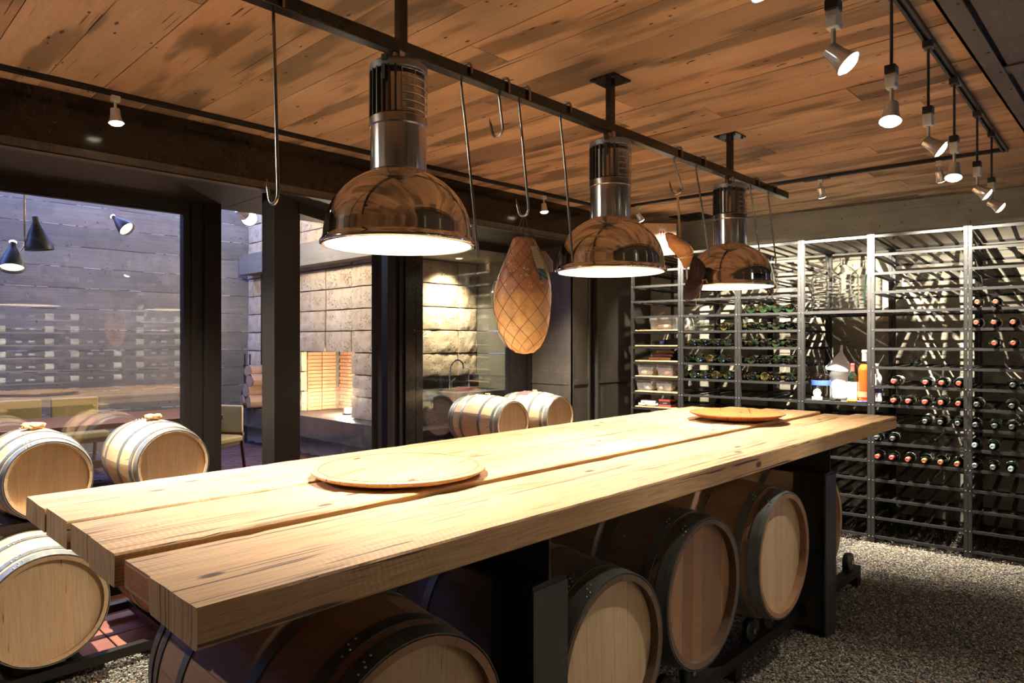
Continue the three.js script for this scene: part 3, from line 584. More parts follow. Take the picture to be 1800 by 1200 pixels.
barrel('lower cask under the far pair, right one, hidden behind the table', 0, { ...MID, x: 4.76, y: 0.36, z: -3.98, staves: M.staveWine, heads: M.stave, hoop: M.galv });
function lumpyTwine(r, n, flat_) { const pts = []; for (let i = 0; i < n; i++) { const a = i * 2.4; pts.push(V(Math.cos(a) * r * rr(0.3, 1), rr(0.2, 1) * flat_, Math.sin(a) * r * rr(0.3, 1))); } return tube(pts, 0.007, n * 5, 6); }
topC.forEach(([x], i) => { const b = thing('bung_rope', ['coil of frayed rope on the cask at the far left', 'coil of frayed rope on the cask beside the dark window post'][i], 'rope', [x - 0.01, 0.885 + 0.227, -4.25]); part(b, 'rope_coil', lumpyTwine(0.062, 26, 0.026), M.rope); part(b, 'rope_coil', lumpyTwine(0.055, 22, 0.028), M.rope); });
function casket(label, x0, x1, yr, zf, zb, legs, cx, rb, cy) {      // steel cradle for a pair of casks
  const t = thing('barrel_rack', label, 'rack', [0, 0, 0]);
  for (const z of [zf, zb]) part(t, 'rail', span(x0, x1, yr - 0.045, yr, z - 0.022, z + 0.022), M.steelBlack);
  for (const x of cx) for (const s of [-1, 1]) part(t, 'crossbar', span(x + s * 0.13 - 0.02, x + s * 0.13 + 0.02, yr - 0.04, yr + 0.004, zb, zf), M.steelBlack);
  for (const x of cx) for (const z of [zf - 0.1, zb + 0.1]) { const pts = []; for (let k = -6; k <= 6; k++) { const a = k / 6 * 0.75; pts.push(V(x + Math.sin(a) * (rb + 0.008), cy - Math.cos(a) * (rb + 0.008), z)); } part(t, 'saddle', tube(pts, 0.008, 20, 6), M.steelBlack); }
  if (legs) for (const x of [x0 + 0.05, x1 - 0.05]) for (const z of [zf, zb]) part(t, 'leg', span(x - 0.02, x + 0.02, legs, yr - 0.04, z - 0.02, z + 0.02), M.steelBlack);
}
casket('black steel rack on the floor under the lower left casks', 0.3, 1.95, 0.085, -3.66, -4.3, -0.01, [0.765, 1.44], 0.27, 0.365);
casket('black steel rack carrying the upper left pair of casks', 0.45, 1.85, 0.69, -4.0, -4.48, 0.60, [0.845, 1.425], 0.215, 0.885);
casket('black steel rack carrying the far pair of casks by the corner', 3.75, 5.12, 0.685, -4.0, -4.48, 0.60, [4.13, 4.74], 0.215, 0.875);
casket('black steel floor rack below the far casks, hidden by the table', 3.7, 5.15, 0.085, -3.66, -4.3, -0.01, [4.1, 4.76], 0.27, 0.36);
{ // roller cradle under the table barrels
  const t = thing('roller_cradle', 'low black steel cradle with rollers under the table barrels', 'rack');
  for (const z of [-1.46, -2.14]) { part(t, 'rail', span(0.62, 4.75, 0.06, 0.115, z - 0.025, z + 0.025), M.steelBlack); for (const x of [0.7, 2.15, 3.0, 4.7]) part(t, 'foot', span(x - 0.03, x + 0.03, -0.01, 0.06, z - 0.03, z + 0.03), M.steelBlack); }
  [[1.05, 0.53, 0.335], [1.885, 0.5, 0.312], [2.495, 0.565, 0.32], [3.275, 0.54, 0.335], [4.33, 0.44, 0.335]].forEach(([x, y, rb]) => { for (const z of [-1.46, -2.14]) for (const s of [-1, 1]) {
    const rad = 0.055, yy = 0.175, dy = y - yy, rz = rb - (z > -1.8 ? 0.02 : 0.02), dx = Math.sqrt(Math.max(0.01, (rz + rad) ** 2 - dy * dy));
    const w = part(t, 'roller', crease(lathe([[0, -0.02], [rad - 0.006, -0.02], [rad, -0.012], [rad, 0.012], [rad - 0.006, 0.02], [0, 0.02]], 24), 0.5).rotateX(Math.PI / 2), M.black); w.position.set(x + s * dx, yy, z);
    part(w, 'hub', new THREE.CylinderGeometry(0.014, 0.014, 0.056, 12).rotateX(Math.PI / 2), M.chromeSoft);
    part(t, 'bracket', span(x + s * dx - 0.018, x + s * dx + 0.018, 0.1, yy, z - 0.03, z - 0.022), M.steelBlack);
  } });
}

// ================================================================ PENDANT LAMPS, RAIL, HOOKS
const ZB = -1.93, RIM = 1.895, BEAM0 = 2.56, BEAM1 = 2.606;
{
  const t = thing('hanging_rail', 'black steel rail hung from the ceiling above the table', 'rail');
  part(t, 'rail', boxUV(new RoundedBoxGeometry(4.75, BEAM1 - BEAM0, 0.046, 2, 0.004).translate(2.395, (BEAM0 + BEAM1) / 2, ZB)), M.steelDark);
  part(t, 'rail_end', span(4.771, 4.775, BEAM0 + 0.006, BEAM1 - 0.006, ZB - 0.017, ZB + 0.017), M.galv);
  for (const x of [0.2, 1.45, 2.69, 3.93]) {
    part(t, 'stem', span(x - 0.016, x + 0.016, BEAM1, YC, ZB - 0.016, ZB + 0.016), M.steelDark);
    const p = part(t, 'ceiling_plate', span(x - 0.07, x + 0.07, YC - 0.009, YC, ZB - 0.07, ZB + 0.07), M.steelDark);
    part(p, 'bolts', merge([[-1, -1], [1, -1], [-1, 1], [1, 1]].map(([a, b]) => cyl(0.007, 0.007, 0.012, 6, x + a * 0.052, YC - 0.011, ZB + b * 0.052))), M.black, 'stuff');
  }
}
const DOME = [[0.252, 0.0], [0.262, 0.0], [0.267, 0.004], [0.267, 0.012], [0.261, 0.018], [0.2565, 0.03], [0.2535, 0.06], [0.247, 0.094], [0.235, 0.128], [0.217, 0.16], [0.193, 0.19], [0.164, 0.216], [0.133, 0.236], [0.111, 0.247], [0.0985, 0.2515], [0.096, 0.258]];
const domeG = lathe([...DOME, ...DOME.slice(4).reverse().map(([r, y]) => [r - 0.003, y - 0.001]), [0.252, 0.0]], 72);
const neckG = crease(lathe([[0.09, 0.246], [0.0955, 0.249], [0.0965, 0.256], [0.0965, 0.408], [0.093, 0.413], [0.0, 0.413]], 64), 0.5);
const bandG0 = crease(lathe([[0.085, 0.366], [0.0985, 0.366], [0.1005, 0.37], [0.1005, 0.396], [0.098, 0.4], [0.085, 0.4]], 48), 0.4);
const bodyG0 = crease(lathe([[0.0, 0.39], [0.088, 0.39], [0.088, 0.56], [0.0, 0.56]], 36), 0.4);
const capG0 = crease(lathe([[0.0, 0.554], [0.098, 0.554], [0.1, 0.558], [0.1, 0.578], [0.092, 0.585], [0.05, 0.588], [0.0, 0.588]], 48), 0.4);
const ribG0 = merge(Array.from({ length: 13 }, (_, i) => { const a = -2.62 - i * 0.24; return new THREE.BoxGeometry(0.014, 0.162, 0.006).translate(0.093, 0.477, 0).rotateY(a); }));
const cageG0 = merge([...[0.414, 0.441, 0.468, 0.495, 0.522, 0.547].map((y) => new THREE.TorusGeometry(0.0975, 0.0017, 5, 30, 2.1).rotateX(-Math.PI / 2).rotateY(-2.4).translate(0, y, 0)), ...[-2.4, -1.9, -1.4, -0.85, -0.35].map((a) => cyl(0.0015, 0.0015, 0.16, 5, 0.0975, 0.477, 0).rotateY(a))]);
const brackG0 = merge([new THREE.BoxGeometry(0.03, 0.052, 0.05).translate(-0.012, 0.603, 0), new THREE.CylinderGeometry(0.010, 0.022, 0.05, 10).translate(-0.03, 0.6, 0.0), new THREE.BoxGeometry(0.05, 0.012, 0.016).translate(0.03, 0.586, 0.01)]);
const [bandG, bodyG, capG, ribG, cageG, brackG] = [bandG0, bodyG0, capG0, ribG0, cageG0, brackG0].map((g) => g.translate(0, 0.04, 0));
[[1.44, 'nearest large chrome dome lamp, hung over the near round board'], [2.69, 'middle chrome dome lamp of three over the table'], [3.93, 'farthest chrome dome lamp, nearest the wine racks']].forEach(([x, label]) => {
  const t = thing('pendant_lamp', label, 'lamp', [x, RIM, ZB], 0.3);
  part(t, 'reflector', domeG, M.chrome);
  part(t, 'neck', neckG, M.chromeNeck);
  part(t, 'band', bandG, M.chromeSoft);
  const b = part(t, 'housing', bodyG, M.black);
  part(b, 'fins', ribG, M.housing, 'stuff'); part(b, 'ballast_can', crease(lathe([[0, 0.445], [0.0905, 0.445], [0.0905, 0.575], [0, 0.575]], 36), 0.4), M.chromeSoft);
  part(t, 'vent_grille', cageG, M.chromeSoft);
  part(t, 'cap', capG, M.spotDull);
  part(t, 'latch', merge([new THREE.BoxGeometry(0.012, 0.05, 0.012).translate(-0.101, 0.57, 0.015), new THREE.BoxGeometry(0.02, 0.02, 0.02).translate(-0.094, 0.62, 0.015)]), M.black);
  part(t, 'bracket', brackG, M.chromeSoft);
  part(t, 'cable', tube([[0.03, 0.615, 0.02], [0.05, 0.65, 0.02], [0.075, 0.652, 0.02], [0.088, 0.625, 0.02]], 0.004, 16, 6), M.black);
  part(t, 'lens', lathe([[0, 0.006], [0.25, 0.006], [0.2535, 0.012], [0.25, 0.02], [0, 0.02]], 48), M.lens);
  spot(t, V(0, -0.015, 0), V(0, -1, 0), I_PENDANT, 1.36, 0.75, 4, WARM);
});
// hooks: rod, curl over the rail and a pointed curl below
function hook(label, px0, px1, pyBottom, j, tail = 0.05) {
  const a = onZ(px0, 300, ZB - 0.03), b = onZ(px1, pyBottom, ZB - 0.03), r = 0.0055, z = ZB - 0.031;
  const t = thing('meat_hook', label, 'hook', [a.x, BEAM1, ZB]);
  const L = (x, y, zz) => V(x - a.x, y - BEAM1, zz - ZB), pts = [];
  pts.push(L(a.x, BEAM1 - tail, ZB + 0.031), L(a.x, BEAM1 - 0.008, ZB + 0.031), L(a.x, BEAM1 + 0.010, ZB + 0.024), L(a.x, BEAM1 + 0.016, ZB), L(a.x, BEAM1 + 0.010, ZB - 0.024), L(a.x, BEAM1 - 0.012, z), L(a.x + (b.x - a.x) * 0.35, BEAM1 + (b.y - BEAM1) * 0.35, z));
  if (j === 0) { pts.push(L(b.x, b.y, z)); }
  else {
    const R = Math.abs(j), s = Math.sign(j), yb = b.y + R;
    pts.push(L(a.x + (b.x - a.x) * 0.8, BEAM1 + (yb - BEAM1) * 0.8, z), L(b.x, yb, z));
    for (let k = 1; k <= 6; k++) { const q = k / 6 * Math.PI * 0.86; pts.push(L(b.x, yb - Math.sin(q) * R, z - s * (R - Math.cos(q) * R))); }
    pts.push(L(b.x, yb + R * 1.0, z - s * R * 2.35));
  }
  const shaft = tube(pts, r, 90, 8); part(t, 'shaft', shaft, M.hookSteel);
  if (j) { const e = pts[pts.length - 1], d = e.clone().sub(pts[pts.length - 2]).normalize(); const c = new THREE.ConeGeometry(r * 1.02, 0.035, 8).applyQuaternion(new THREE.Quaternion().setFromUnitVectors(V(0, 1, 0), d)); c.translate(e.x + d.x * 0.0165, e.y + d.y * 0.0165, e.z + d.z * 0.0165); part(t, 'point', c, M.hookSteel); }
  return { b, t };
}
hook('long pointed hook hanging alone left of the nearest dome lamp', 481, 489, 356, 0.028);
hook('long straight rod hook just right of the nearest dome lamp', 810, 841, 452, 0, 0.03);
hook('short empty S-shaped hook between the nearest lamp and the ham', 876, 884, 238, 0.03);
const hamHook = hook('long pointed hook holding the netted ham', 912, 929, 379, 0.028).b;
hook('long straight rod hook in front of the middle dome lamp', 985, 1008, 472, 0, 0.03);
const speckHook = hook('short hook right of the middle lamp holding the tied pale meat', 1181, 1199, 341, 0.032).b;
const curedHook = hook('long hook left of the farthest lamp holding the dark cured meat', 1223, 1249, 476, 0.026).b;
hook('long rod hook passing right of the farthest dome lamp', 1318, 1337, 455, 0, 0.04);
const chainHook = hook('hook at the far end of the rail holding the chains', 1350, 1364, 467, 0.026).b;

// ================================================================ HANGING MEATS
{ // ham in its net
  const hx = onZ(920, 500, ZB - 0.06).x, z = ZB - 0.06, Y = (py) => onZ(920, py, z).y, S = 0.00240;
  const prof = [[622.5, 2, 4], [620, 16, 4], [612, 27, 3.5], [600, 34, 3], [582, 42, 1], [560, 46.5, -0.5], [535, 49, -1], [515, 49, -1], [495, 46, 0], [478, 41.5, 1], [462, 36, 1.5], [447, 30, 2], [432, 24, 1], [422, 20, 0], [418, 17, 0], [417.5, 2, 0]];
  const t = thing('ham', 'whole netted ham leg with a paper label hanging from a hook', 'ham', [hx, Y(622.5), z]);
  const rad = (y) => { for (let i = 0; i + 1 < prof.length; i++) { const a = Y(prof[i][0]) - Y(622.5), b = Y(prof[i + 1][0]) - Y(622.5); if (y <= b + 1e-9) { const k = (y - a) / (b - a); return [(prof[i][1] + (prof[i + 1][1] - prof[i][1]) * k) * S, (prof[i][2] + (prof[i + 1][2] - prof[i][2]) * k) * S]; } } return [2 * S, 0]; };
  const H = Y(417.5) - Y(622.5), surf = (a, y, off = 0) => { const [r, c] = rad(y), u = y / H, bump = 1 + 0.05 * Math.sin(2 * a + u * 3) + 0.03 * Math.sin(3 * a - u * 5); const rx = r * bump + off, rz = r * 0.72 * bump + off; const X = Math.cos(a) * rx, Z = Math.sin(a) * rz; return V(c * 0.7 + X * RIGHT.x + Z * -FWD.x, y, X * RIGHT.z + Z * -FWD.z); };
  const NA = 40, pos = [], uv = [], idx = [], ys = []; for (const p of prof) ys.push(Y(p[0]) - Y(622.5)); const yy = []; for (let i = 0; i + 1 < ys.length; i++) for (let k = 0; k < 3; k++) yy.push(ys[i] + (ys[i + 1] - ys[i]) * k / 3); yy.push(H);
  yy.forEach((y, i) => { for (let k = 0; k <= NA; k++) { const a = k / NA * 2 * Math.PI, p = surf(a, y); pos.push(p.x, p.y, p.z); uv.push(k / NA, y / H); if (i && k) { const q = i * (NA + 1) + k; idx.push(q - 1, q, q - NA - 2, q, q - NA - 1, q - NA - 2); } } });
  const g = new THREE.BufferGeometry(); g.setAttribute('position', new THREE.Float32BufferAttribute(pos, 3)); g.setAttribute('uv', new THREE.Float32BufferAttribute(uv, 2)); g.setIndex(idx); g.computeVertexNormals();
  part(t, 'meat', g, M.ham);
  const netG = [], N = 9; for (let k = 0; k < N; k++) for (const s of [-1, 1]) { const pts = []; for (let i = 0; i <= 44; i++) { const u = i / 44, y = 0.004 + (H - 0.006) * u; pts.push(surf(k / N * 2 * Math.PI + s * (u * 4.4 + 0.15 * Math.sin(u * 7)), y, 0.0022)); } netG.push(tube(pts, 0.0007, 90, 4)); }
  for (let k = 0; k < 8; k++) { const a = k / 8 * 2 * Math.PI, p = surf(a, H * 0.985, 0.001), e = V(hamHook.x - hx, hamHook.y + 0.01 - Y(622.5), hamHook.z - 0.028 - z); netG.push(tube([p, p.clone().lerp(e, 0.5).add(V(rr(-0.004, 0.004), 0, 0)), e], 0.0012, 12, 5)); }
  part(t, 'net', merge(netG), M.net);
  const fl = []; for (const [a0, y0, w, h, o] of [[0.1, 0.395, 0.5, 0.045, 0.028], [3.0, 0.26, 0.4, 0.05, 0.012], [3.3, 0.07, 0.5, 0.04, 0.012]]) { const q = new THREE.PlaneGeometry(1, 1, 8, 6), p = q.attributes.position; for (let i = 0; i < p.count; i++) { const u = p.getX(i), v = p.getY(i), s = surf(a0 + u * w, y0 + v * h * 2, 0.004 + o * (0.5 - Math.abs(u)) * (1 - Math.abs(v)) * 2.4); p.setXYZ(i, s.x, s.y, s.z); } q.computeVertexNormals(); fl.push(q); }
  part(t, 'plastic_wrap', merge(fl), M.film);
  const tagT = canvasTex(128, 320, (c, w, h) => { c.fillStyle = '#b3a68f'; c.fillRect(0, 0, w, h); c.fillStyle = '#8f8371'; for (let i = 0; i < 7; i++) c.fillRect(20, 30 + i * 22, 60 + (i * 37) % 40, 5); c.fillStyle = '#5d6f66'; c.fillRect(0, 212, w, 108); c.fillStyle = '#1f4b45'; for (let i = 0; i < 26; i++) { c.beginPath(); c.arc((i * 47) % 128, 216 + (i * 31) % 100, 8 + (i * 7) % 9, 0, 7); c.fill(); } });
  const q = new THREE.PlaneGeometry(1, 1, 6, 16), p = q.attributes.position; for (let i = 0; i < p.count; i++) { const u = p.getX(i), v = p.getY(i) + 0.5, s = surf(0.62 + (u * 0.52) + (v - 0.5) * 0.45 + 0.25 * (1 - v), H * (0.625 + 0.29 * v), 0.005); p.setXYZ(i, s.x, s.y, s.z); } q.computeVertexNormals();
  const rot = (a) => a; rot(0); part(t, 'label_tag', q, std({ map: tagT, roughness: 0.7, side: THREE.DoubleSide }));
}
function blob(rings, n, sx, sz, sd) {   // rings: [y, r, cx, cz]
  const pos = [], uv = [], idx = []; rings.forEach(([y, r, cx, cz], i) => { for (let k = 0; k <= n; k++) { const a = k / n * 2 * Math.PI, b = 1 + 0.2 * (fbm(((k % n) / n + sd * 0.13) % 1, (i / rings.length * 0.9 + sd * 0.29) % 1, 6, 6, 3, 271) - 0.5); pos.push(cx + Math.cos(a) * r * sx * b, y, cz + Math.sin(a) * r * sz * b); uv.push(k / n, i / rings.length); if (i && k) { const q = i * (n + 1) + k; idx.push(q - 1, q - n - 2, q, q, q - n - 2, q - n - 1); } } });
  const g = new THREE.BufferGeometry(); g.setAttribute('position', new THREE.Float32BufferAttribute(pos, 3)); g.setAttribute('uv', new THREE.Float32BufferAttribute(uv, 2)); g.setIndex(idx); g.computeVertexNormals(); return g;
}
{ // tied pale meat on a rope
  const z = ZB - 0.06, P = (px, py) => onZ(px, py, z), o = P(1195, 490), t = thing('cured_meat', 'pale pink cured meat tied with string, hanging on a rope', 'meat', [o.x, o.y, z]);
  const q = (px, py, r) => { const p = P(px, py); return [p.y - o.y, r, p.x - o.x, 0]; };
  const g = blob([q(1204, 472, 0.004), q(1206, 468, 0.02), q(1206, 460, 0.032), q(1204, 450, 0.05), q(1200, 442, 0.066), q(1195, 434, 0.074), q(1190, 427, 0.062), q(1184, 420, 0.05), q(1179, 414, 0.034), q(1176, 411, 0.024), q(1175, 409, 0.003)], 24, 1, 0.85, 1);
  part(t, 'meat', g, M.speck);
  const ty = (px, py, r, tilt) => { const p = P(px, py); return new THREE.TorusGeometry(r, 0.0025, 5, 28).rotateX(Math.PI / 2).scale(1, 1, 0.86).rotateZ(tilt).translate(p.x - o.x, p.y - o.y, 0); };
  part(t, 'string', merge([ty(1202, 446, 0.062, 0.5), ty(1198, 438, 0.075, -0.5), ty(1204, 452, 0.052, 0.2)]), M.cream);
  const e = V(speckHook.x - o.x, speckHook.y + 0.012 - o.y, speckHook.z - 0.03 - z), s = P(1196, 432);
  part(t, 'rope', tube([V(s.x - o.x, s.y - o.y, 0), V((s.x - o.x + e.x) / 2 + 0.004, (s.y - o.y + e.y) / 2, 0), e], 0.007, 20, 7), M.rope);
  part(t, 'rope_knot', lumpyTwine(0.02, 12, 0.03).translate(e.x, e.y - 0.01, e.z), M.rope);
  const tg = new THREE.BoxGeometry(0.034, 0.11, 0.0015, 1, 6, 1).rotateY(0.75).rotateZ(0.06), a = P(1207, 474); tg.translate(a.x - o.x, a.y - o.y, 0.0);
  part(t, 'paper_tag', tg, M.cream);
}
{ // dark cured meat
  const z = ZB - 0.05, P = (px, py) => onZ(px, py, z), o = P(1218, 530), t = thing('cured_meat', 'almost black cured meat tied in two lobes beside the farthest lamp', 'meat', [o.x, o.y, z]);
  const q = (px, py, r) => { const p = P(px, py); return [p.y - o.y, r, p.x - o.x, 0]; };
  part(t, 'meat', blob([q(1209, 530, 0.004), q(1210, 527, 0.04), q(1214, 519, 0.064), q(1217, 510, 0.074), q(1219, 502, 0.074), q(1220, 496, 0.064), q(1221, 492, 0.058), q(1224, 486, 0.064), q(1226, 478, 0.07), q(1226, 470, 0.064), q(1225, 462, 0.05), q(1222, 455, 0.034), q(1220, 451, 0.012), q(1219, 449, 0.002)], 24, 1, 0.6, 3), M.cured);
  const a = P(1220, 493), b = P(1236, 490), c = P(1238, 478), d = P(1224, 530);
  part(t, 'string', merge([new THREE.TorusGeometry(0.05, 0.002, 5, 28).rotateX(Math.PI / 2).scale(1, 1, 0.65).translate(a.x - o.x, a.y - o.y, 0), tube([V(a.x - o.x + 0.03, a.y - o.y, 0.03), V(b.x - o.x, b.y - o.y, 0.02), V(c.x - o.x, c.y - o.y, 0), V(curedHook.x - o.x, curedHook.y - o.y + 0.012, curedHook.z - 0.026 - z)], 0.003, 24, 6), tube([V(0, 0.1, 0.036), V(0.02, 0.03, 0.034), V(d.x - o.x, d.y - o.y, 0), V(d.x - o.x + 0.002, d.y - o.y - 0.045, 0)], 0.0018, 16, 5)]), M.cream);
}
{ // chains
  const t = thing('chain', 'bunch of thin steel chains on the last hook beside the farthest lamp', 'chain', [chainHook.x, chainHook.y + 0.012, chainHook.z - 0.026]);
  const lk = new THREE.TorusGeometry(0.0085, 0.0018, 5, 10);
  for (const [n, sx, lean] of [[14, -0.014, -0.05], [20, 0.0, -0.10], [20, 0.016, -0.06], [17, 0.022, 0.015], [12, 0.03, 0.03]]) { const gs = []; for (let i = 0; i < n; i++) { const u = i / n; gs.push(lk.clone().rotateY(i % 2 ? 0.8 : -0.8).rotateZ(rr(-0.15, 0.15)).translate(sx * Math.min(1, u * 3) + lean * u * u, -0.0125 * i, sx * 0.6 * u)); } part(t, 'strand', merge(gs), M.chromeSoft); }
}

// ================================================================ LIGHT TRACKS AND SPOTS
{
  const prof = (len) => boxUV(merge([span(0, len, 0.002, 0.02, -0.017, -0.011), span(0, len, 0.002, 0.02, 0.011, 0.017), span(0, len, 0.014, 0.022, -0.017, 0.017), span(0, len, 0.0, 0.005, -0.017, -0.006), span(0, len, 0.0, 0.005, 0.006, 0.017)]));
  const a = thing('light_track', 'black lighting track along the ceiling beside the glass wall', 'light track', [-2.1, YC - 0.022, -3.835], -0.0065); part(a, 'channel', prof(7.3), M.black);
  const b = thing('light_track', 'black lighting track across the ceiling in front of the wine racks', 'light track', [5.405, YC - 0.022, -0.76], Math.PI / 2 + 0.046); part(b, 'channel', prof(3.1), M.black); part(b, 'feed_box', rbox(0.19, 0.03, 0.05, 0.008, 1.17, 0.005, 0), M.black);
  const c = thing('light_track', 'black lighting track with long drop rods beside the duct casing', 'light track', [1.15, YC - 0.022, -0.665], 0.0235); part(c, 'channel', prof(4.3), M.black);
  for (const x of [0.9, 2.6]) part(c, 'splice_plate', span(x, x + 0.12, -0.003, 0.0, -0.012, 0.012), M.galv);
}
const canG = crease(lathe([[0, -0.062], [0.012, -0.062], [0.02, -0.058], [0.022, -0.03], [0.026, -0.01], [0.031, 0.0], [0.033, 0.006], [0.031, 0.006], [0.024, -0.008], [0, -0.014]], 28).scale(1.12, 1.12, 1.12), 0.5), lensG = lathe([[0, 0.001], [0.029, 0.001], [0.0285, 0.007], [0.024, 0.014], [0.014, 0.0185], [0, 0.0195]], 28).scale(1.12, 1, 1.12);
const labT = canvasTex(64, 96, (c, w, h) => { c.fillStyle = '#c9c6bd'; c.fillRect(0, 0, w, h); c.fillStyle = '#777'; for (let i = 0; i < 6; i++) c.fillRect(8, 14 + i * 10, 24 + (i * 17) % 22, 2); });
const labM = std({ map: labT, roughness: 0.6 });
function trackSpot(label, x, z, rodLen, aim, intensity, angle, group) {
  const top = YC - 0.022, t = thing('track_spotlight', label, 'spotlight', [x, top, z], 0, group), d = V(...aim).normalize();
  let y = 0;
  if (rodLen) {
    rodLen -= 0.05; part(t, 'clamp', rbox(0.05, 0.032, 0.036, 0.005, 0, -0.012, 0), M.black); part(t, 'drop_rod', cyl(0.0055, 0.0055, rodLen, 10, 0, -0.02 - rodLen / 2, 0), M.black); y = -0.02 - rodLen;
    part(t, 'adapter_cap', rbox(0.044, 0.03, 0.036, 0.003, 0, y - 0.012, 0), M.black); y -= 0.027;
  }
  part(t, 'adapter', rbox(0.04, rodLen ? 0.05 : 0.03, 0.034, 0.004, 0, y - (rodLen ? 0.025 : 0.015), 0), M.adapter);
  if (rodLen) { const q = new THREE.PlaneGeometry(0.034, 0.034).rotateY(Math.atan2(-FWD.x, -FWD.z)); const s = new THREE.PlaneGeometry(0.03, 0.034); part(t, 'rating_label', s.clone().rotateY(-Math.PI / 2).translate(-0.0206, y - 0.024, 0), labM); part(t, 'rating_label', new THREE.PlaneGeometry(0.034, 0.034).rotateY(Math.PI).translate(0, y - 0.024, -0.0176), labM); }
  y -= rodLen ? 0.05 : 0.03;
  const st = rodLen ? 0.05 : 0.035; part(t, 'stem', cyl(0.007, 0.007, st, 10, 0, y - st / 2, 0), M.spotCan); y -= st + 0.004;
  part(t, 'knuckle', new THREE.SphereGeometry(0.0105, 12, 8).translate(0, y, 0), M.spotCan);
  const p = V(0, y - 0.012, 0).addScaledVector(d, 0.05), Q = new THREE.Quaternion().setFromUnitVectors(V(0, 1, 0), d);
  const c = part(t, 'can', canG, M.spotCan); c.quaternion.copy(Q); c.position.copy(p);
  const l = part(t, 'lens', lensG, M.spotLens); l.quaternion.copy(Q); l.position.copy(p);
  spot(t, p.clone().addScaledVector(d, 0.03), d, intensity, angle, 0.7, 0.5);
  return t;
}
[[1.46, [0.05, -0.7, 0.55], 'nearest rod spotlight, its lit face cut by the top edge of the photo'], [2.03, [0.08, -0.6, 0.56], 'large rod spotlight with silver can tilted right, near the top edge'], [2.65, [-0.32, -0.9, 0.02], 'starry bright rod spotlight, second hanging fully in view from the near end'], [3.22, [0.14, -0.5, 0.62], 'rod spotlight tilted right in front of the crossing track'], [3.76, [-0.32, -0.9, 0.0], 'glaring rod spotlight just left of the two farthest ones'], [4.38, [0.14, -0.5, 0.62], 'second farthest rod spotlight, tilted right above the rightmost rack'], [4.87, [0.1, -0.5, 0.6], 'farthest rod spotlight, at the corner of the two tracks']]
  .forEach(([x, aim, l]) => trackSpot(l, x, -0.665 - (x - 1.15) * 0.0235, 0.30, aim, aim[1] < -0.8 ? 12 : I_LABEL, 0.5));
const TX = (z) => 5.405 - (z + 0.76) * -0.046;
[[-1.13, [0.62, -0.78, 0.08], 'small spotlight on the crossing track, behind the tilted rod spotlight'], [-1.90, [0.55, -0.82, -0.03], 'small spotlight on the crossing track above the white jug niche'], [-2.60, [0.62, -0.78, -0.1], 'small spotlight on the crossing track hidden behind the farthest dome lamp'], [-3.48, [0.62, -0.78, 0.15], 'small spotlight on the crossing track right of the middle dome lamp']]
  .forEach(([z, aim, l]) => trackSpot(l, TX(z), z, 0, aim, z === -1.9 ? I_RACK * 2.8 : I_RACK, 0.86));
[[-0.9, [0.9, -0.75, 0.5], 'spotlight on the glass wall track left of the frame'], [1.094, [0.06, -1, 0.1], 'small spotlight on the glass wall track above the left casks'], [4.36, [0.0, -1, 0.1], 'small spotlight on the glass wall track above the far casks']]
  .forEach(([x, aim, l]) => trackSpot(l, x, -3.815, 0, aim, x < 0 ? 11 : I_SPOT, 0.95));
{ const t = thing('ceiling_vent', 'dark flush ceiling vent near the back wall beyond the farthest lamp', 'vent', [6.21, YC - 0.004, -3.45]); part(t, 'vent_frame', span(-0.17, 0.17, -0.006, 0.004, -0.17, 0.17), M.steelBlack); for (let i = 0; i < 7; i++) part(t, 'vent_slat', span(-0.15, 0.15, -0.012, -0.006, -0.14 + i * 0.042, -0.118 + i * 0.042), M.black); }

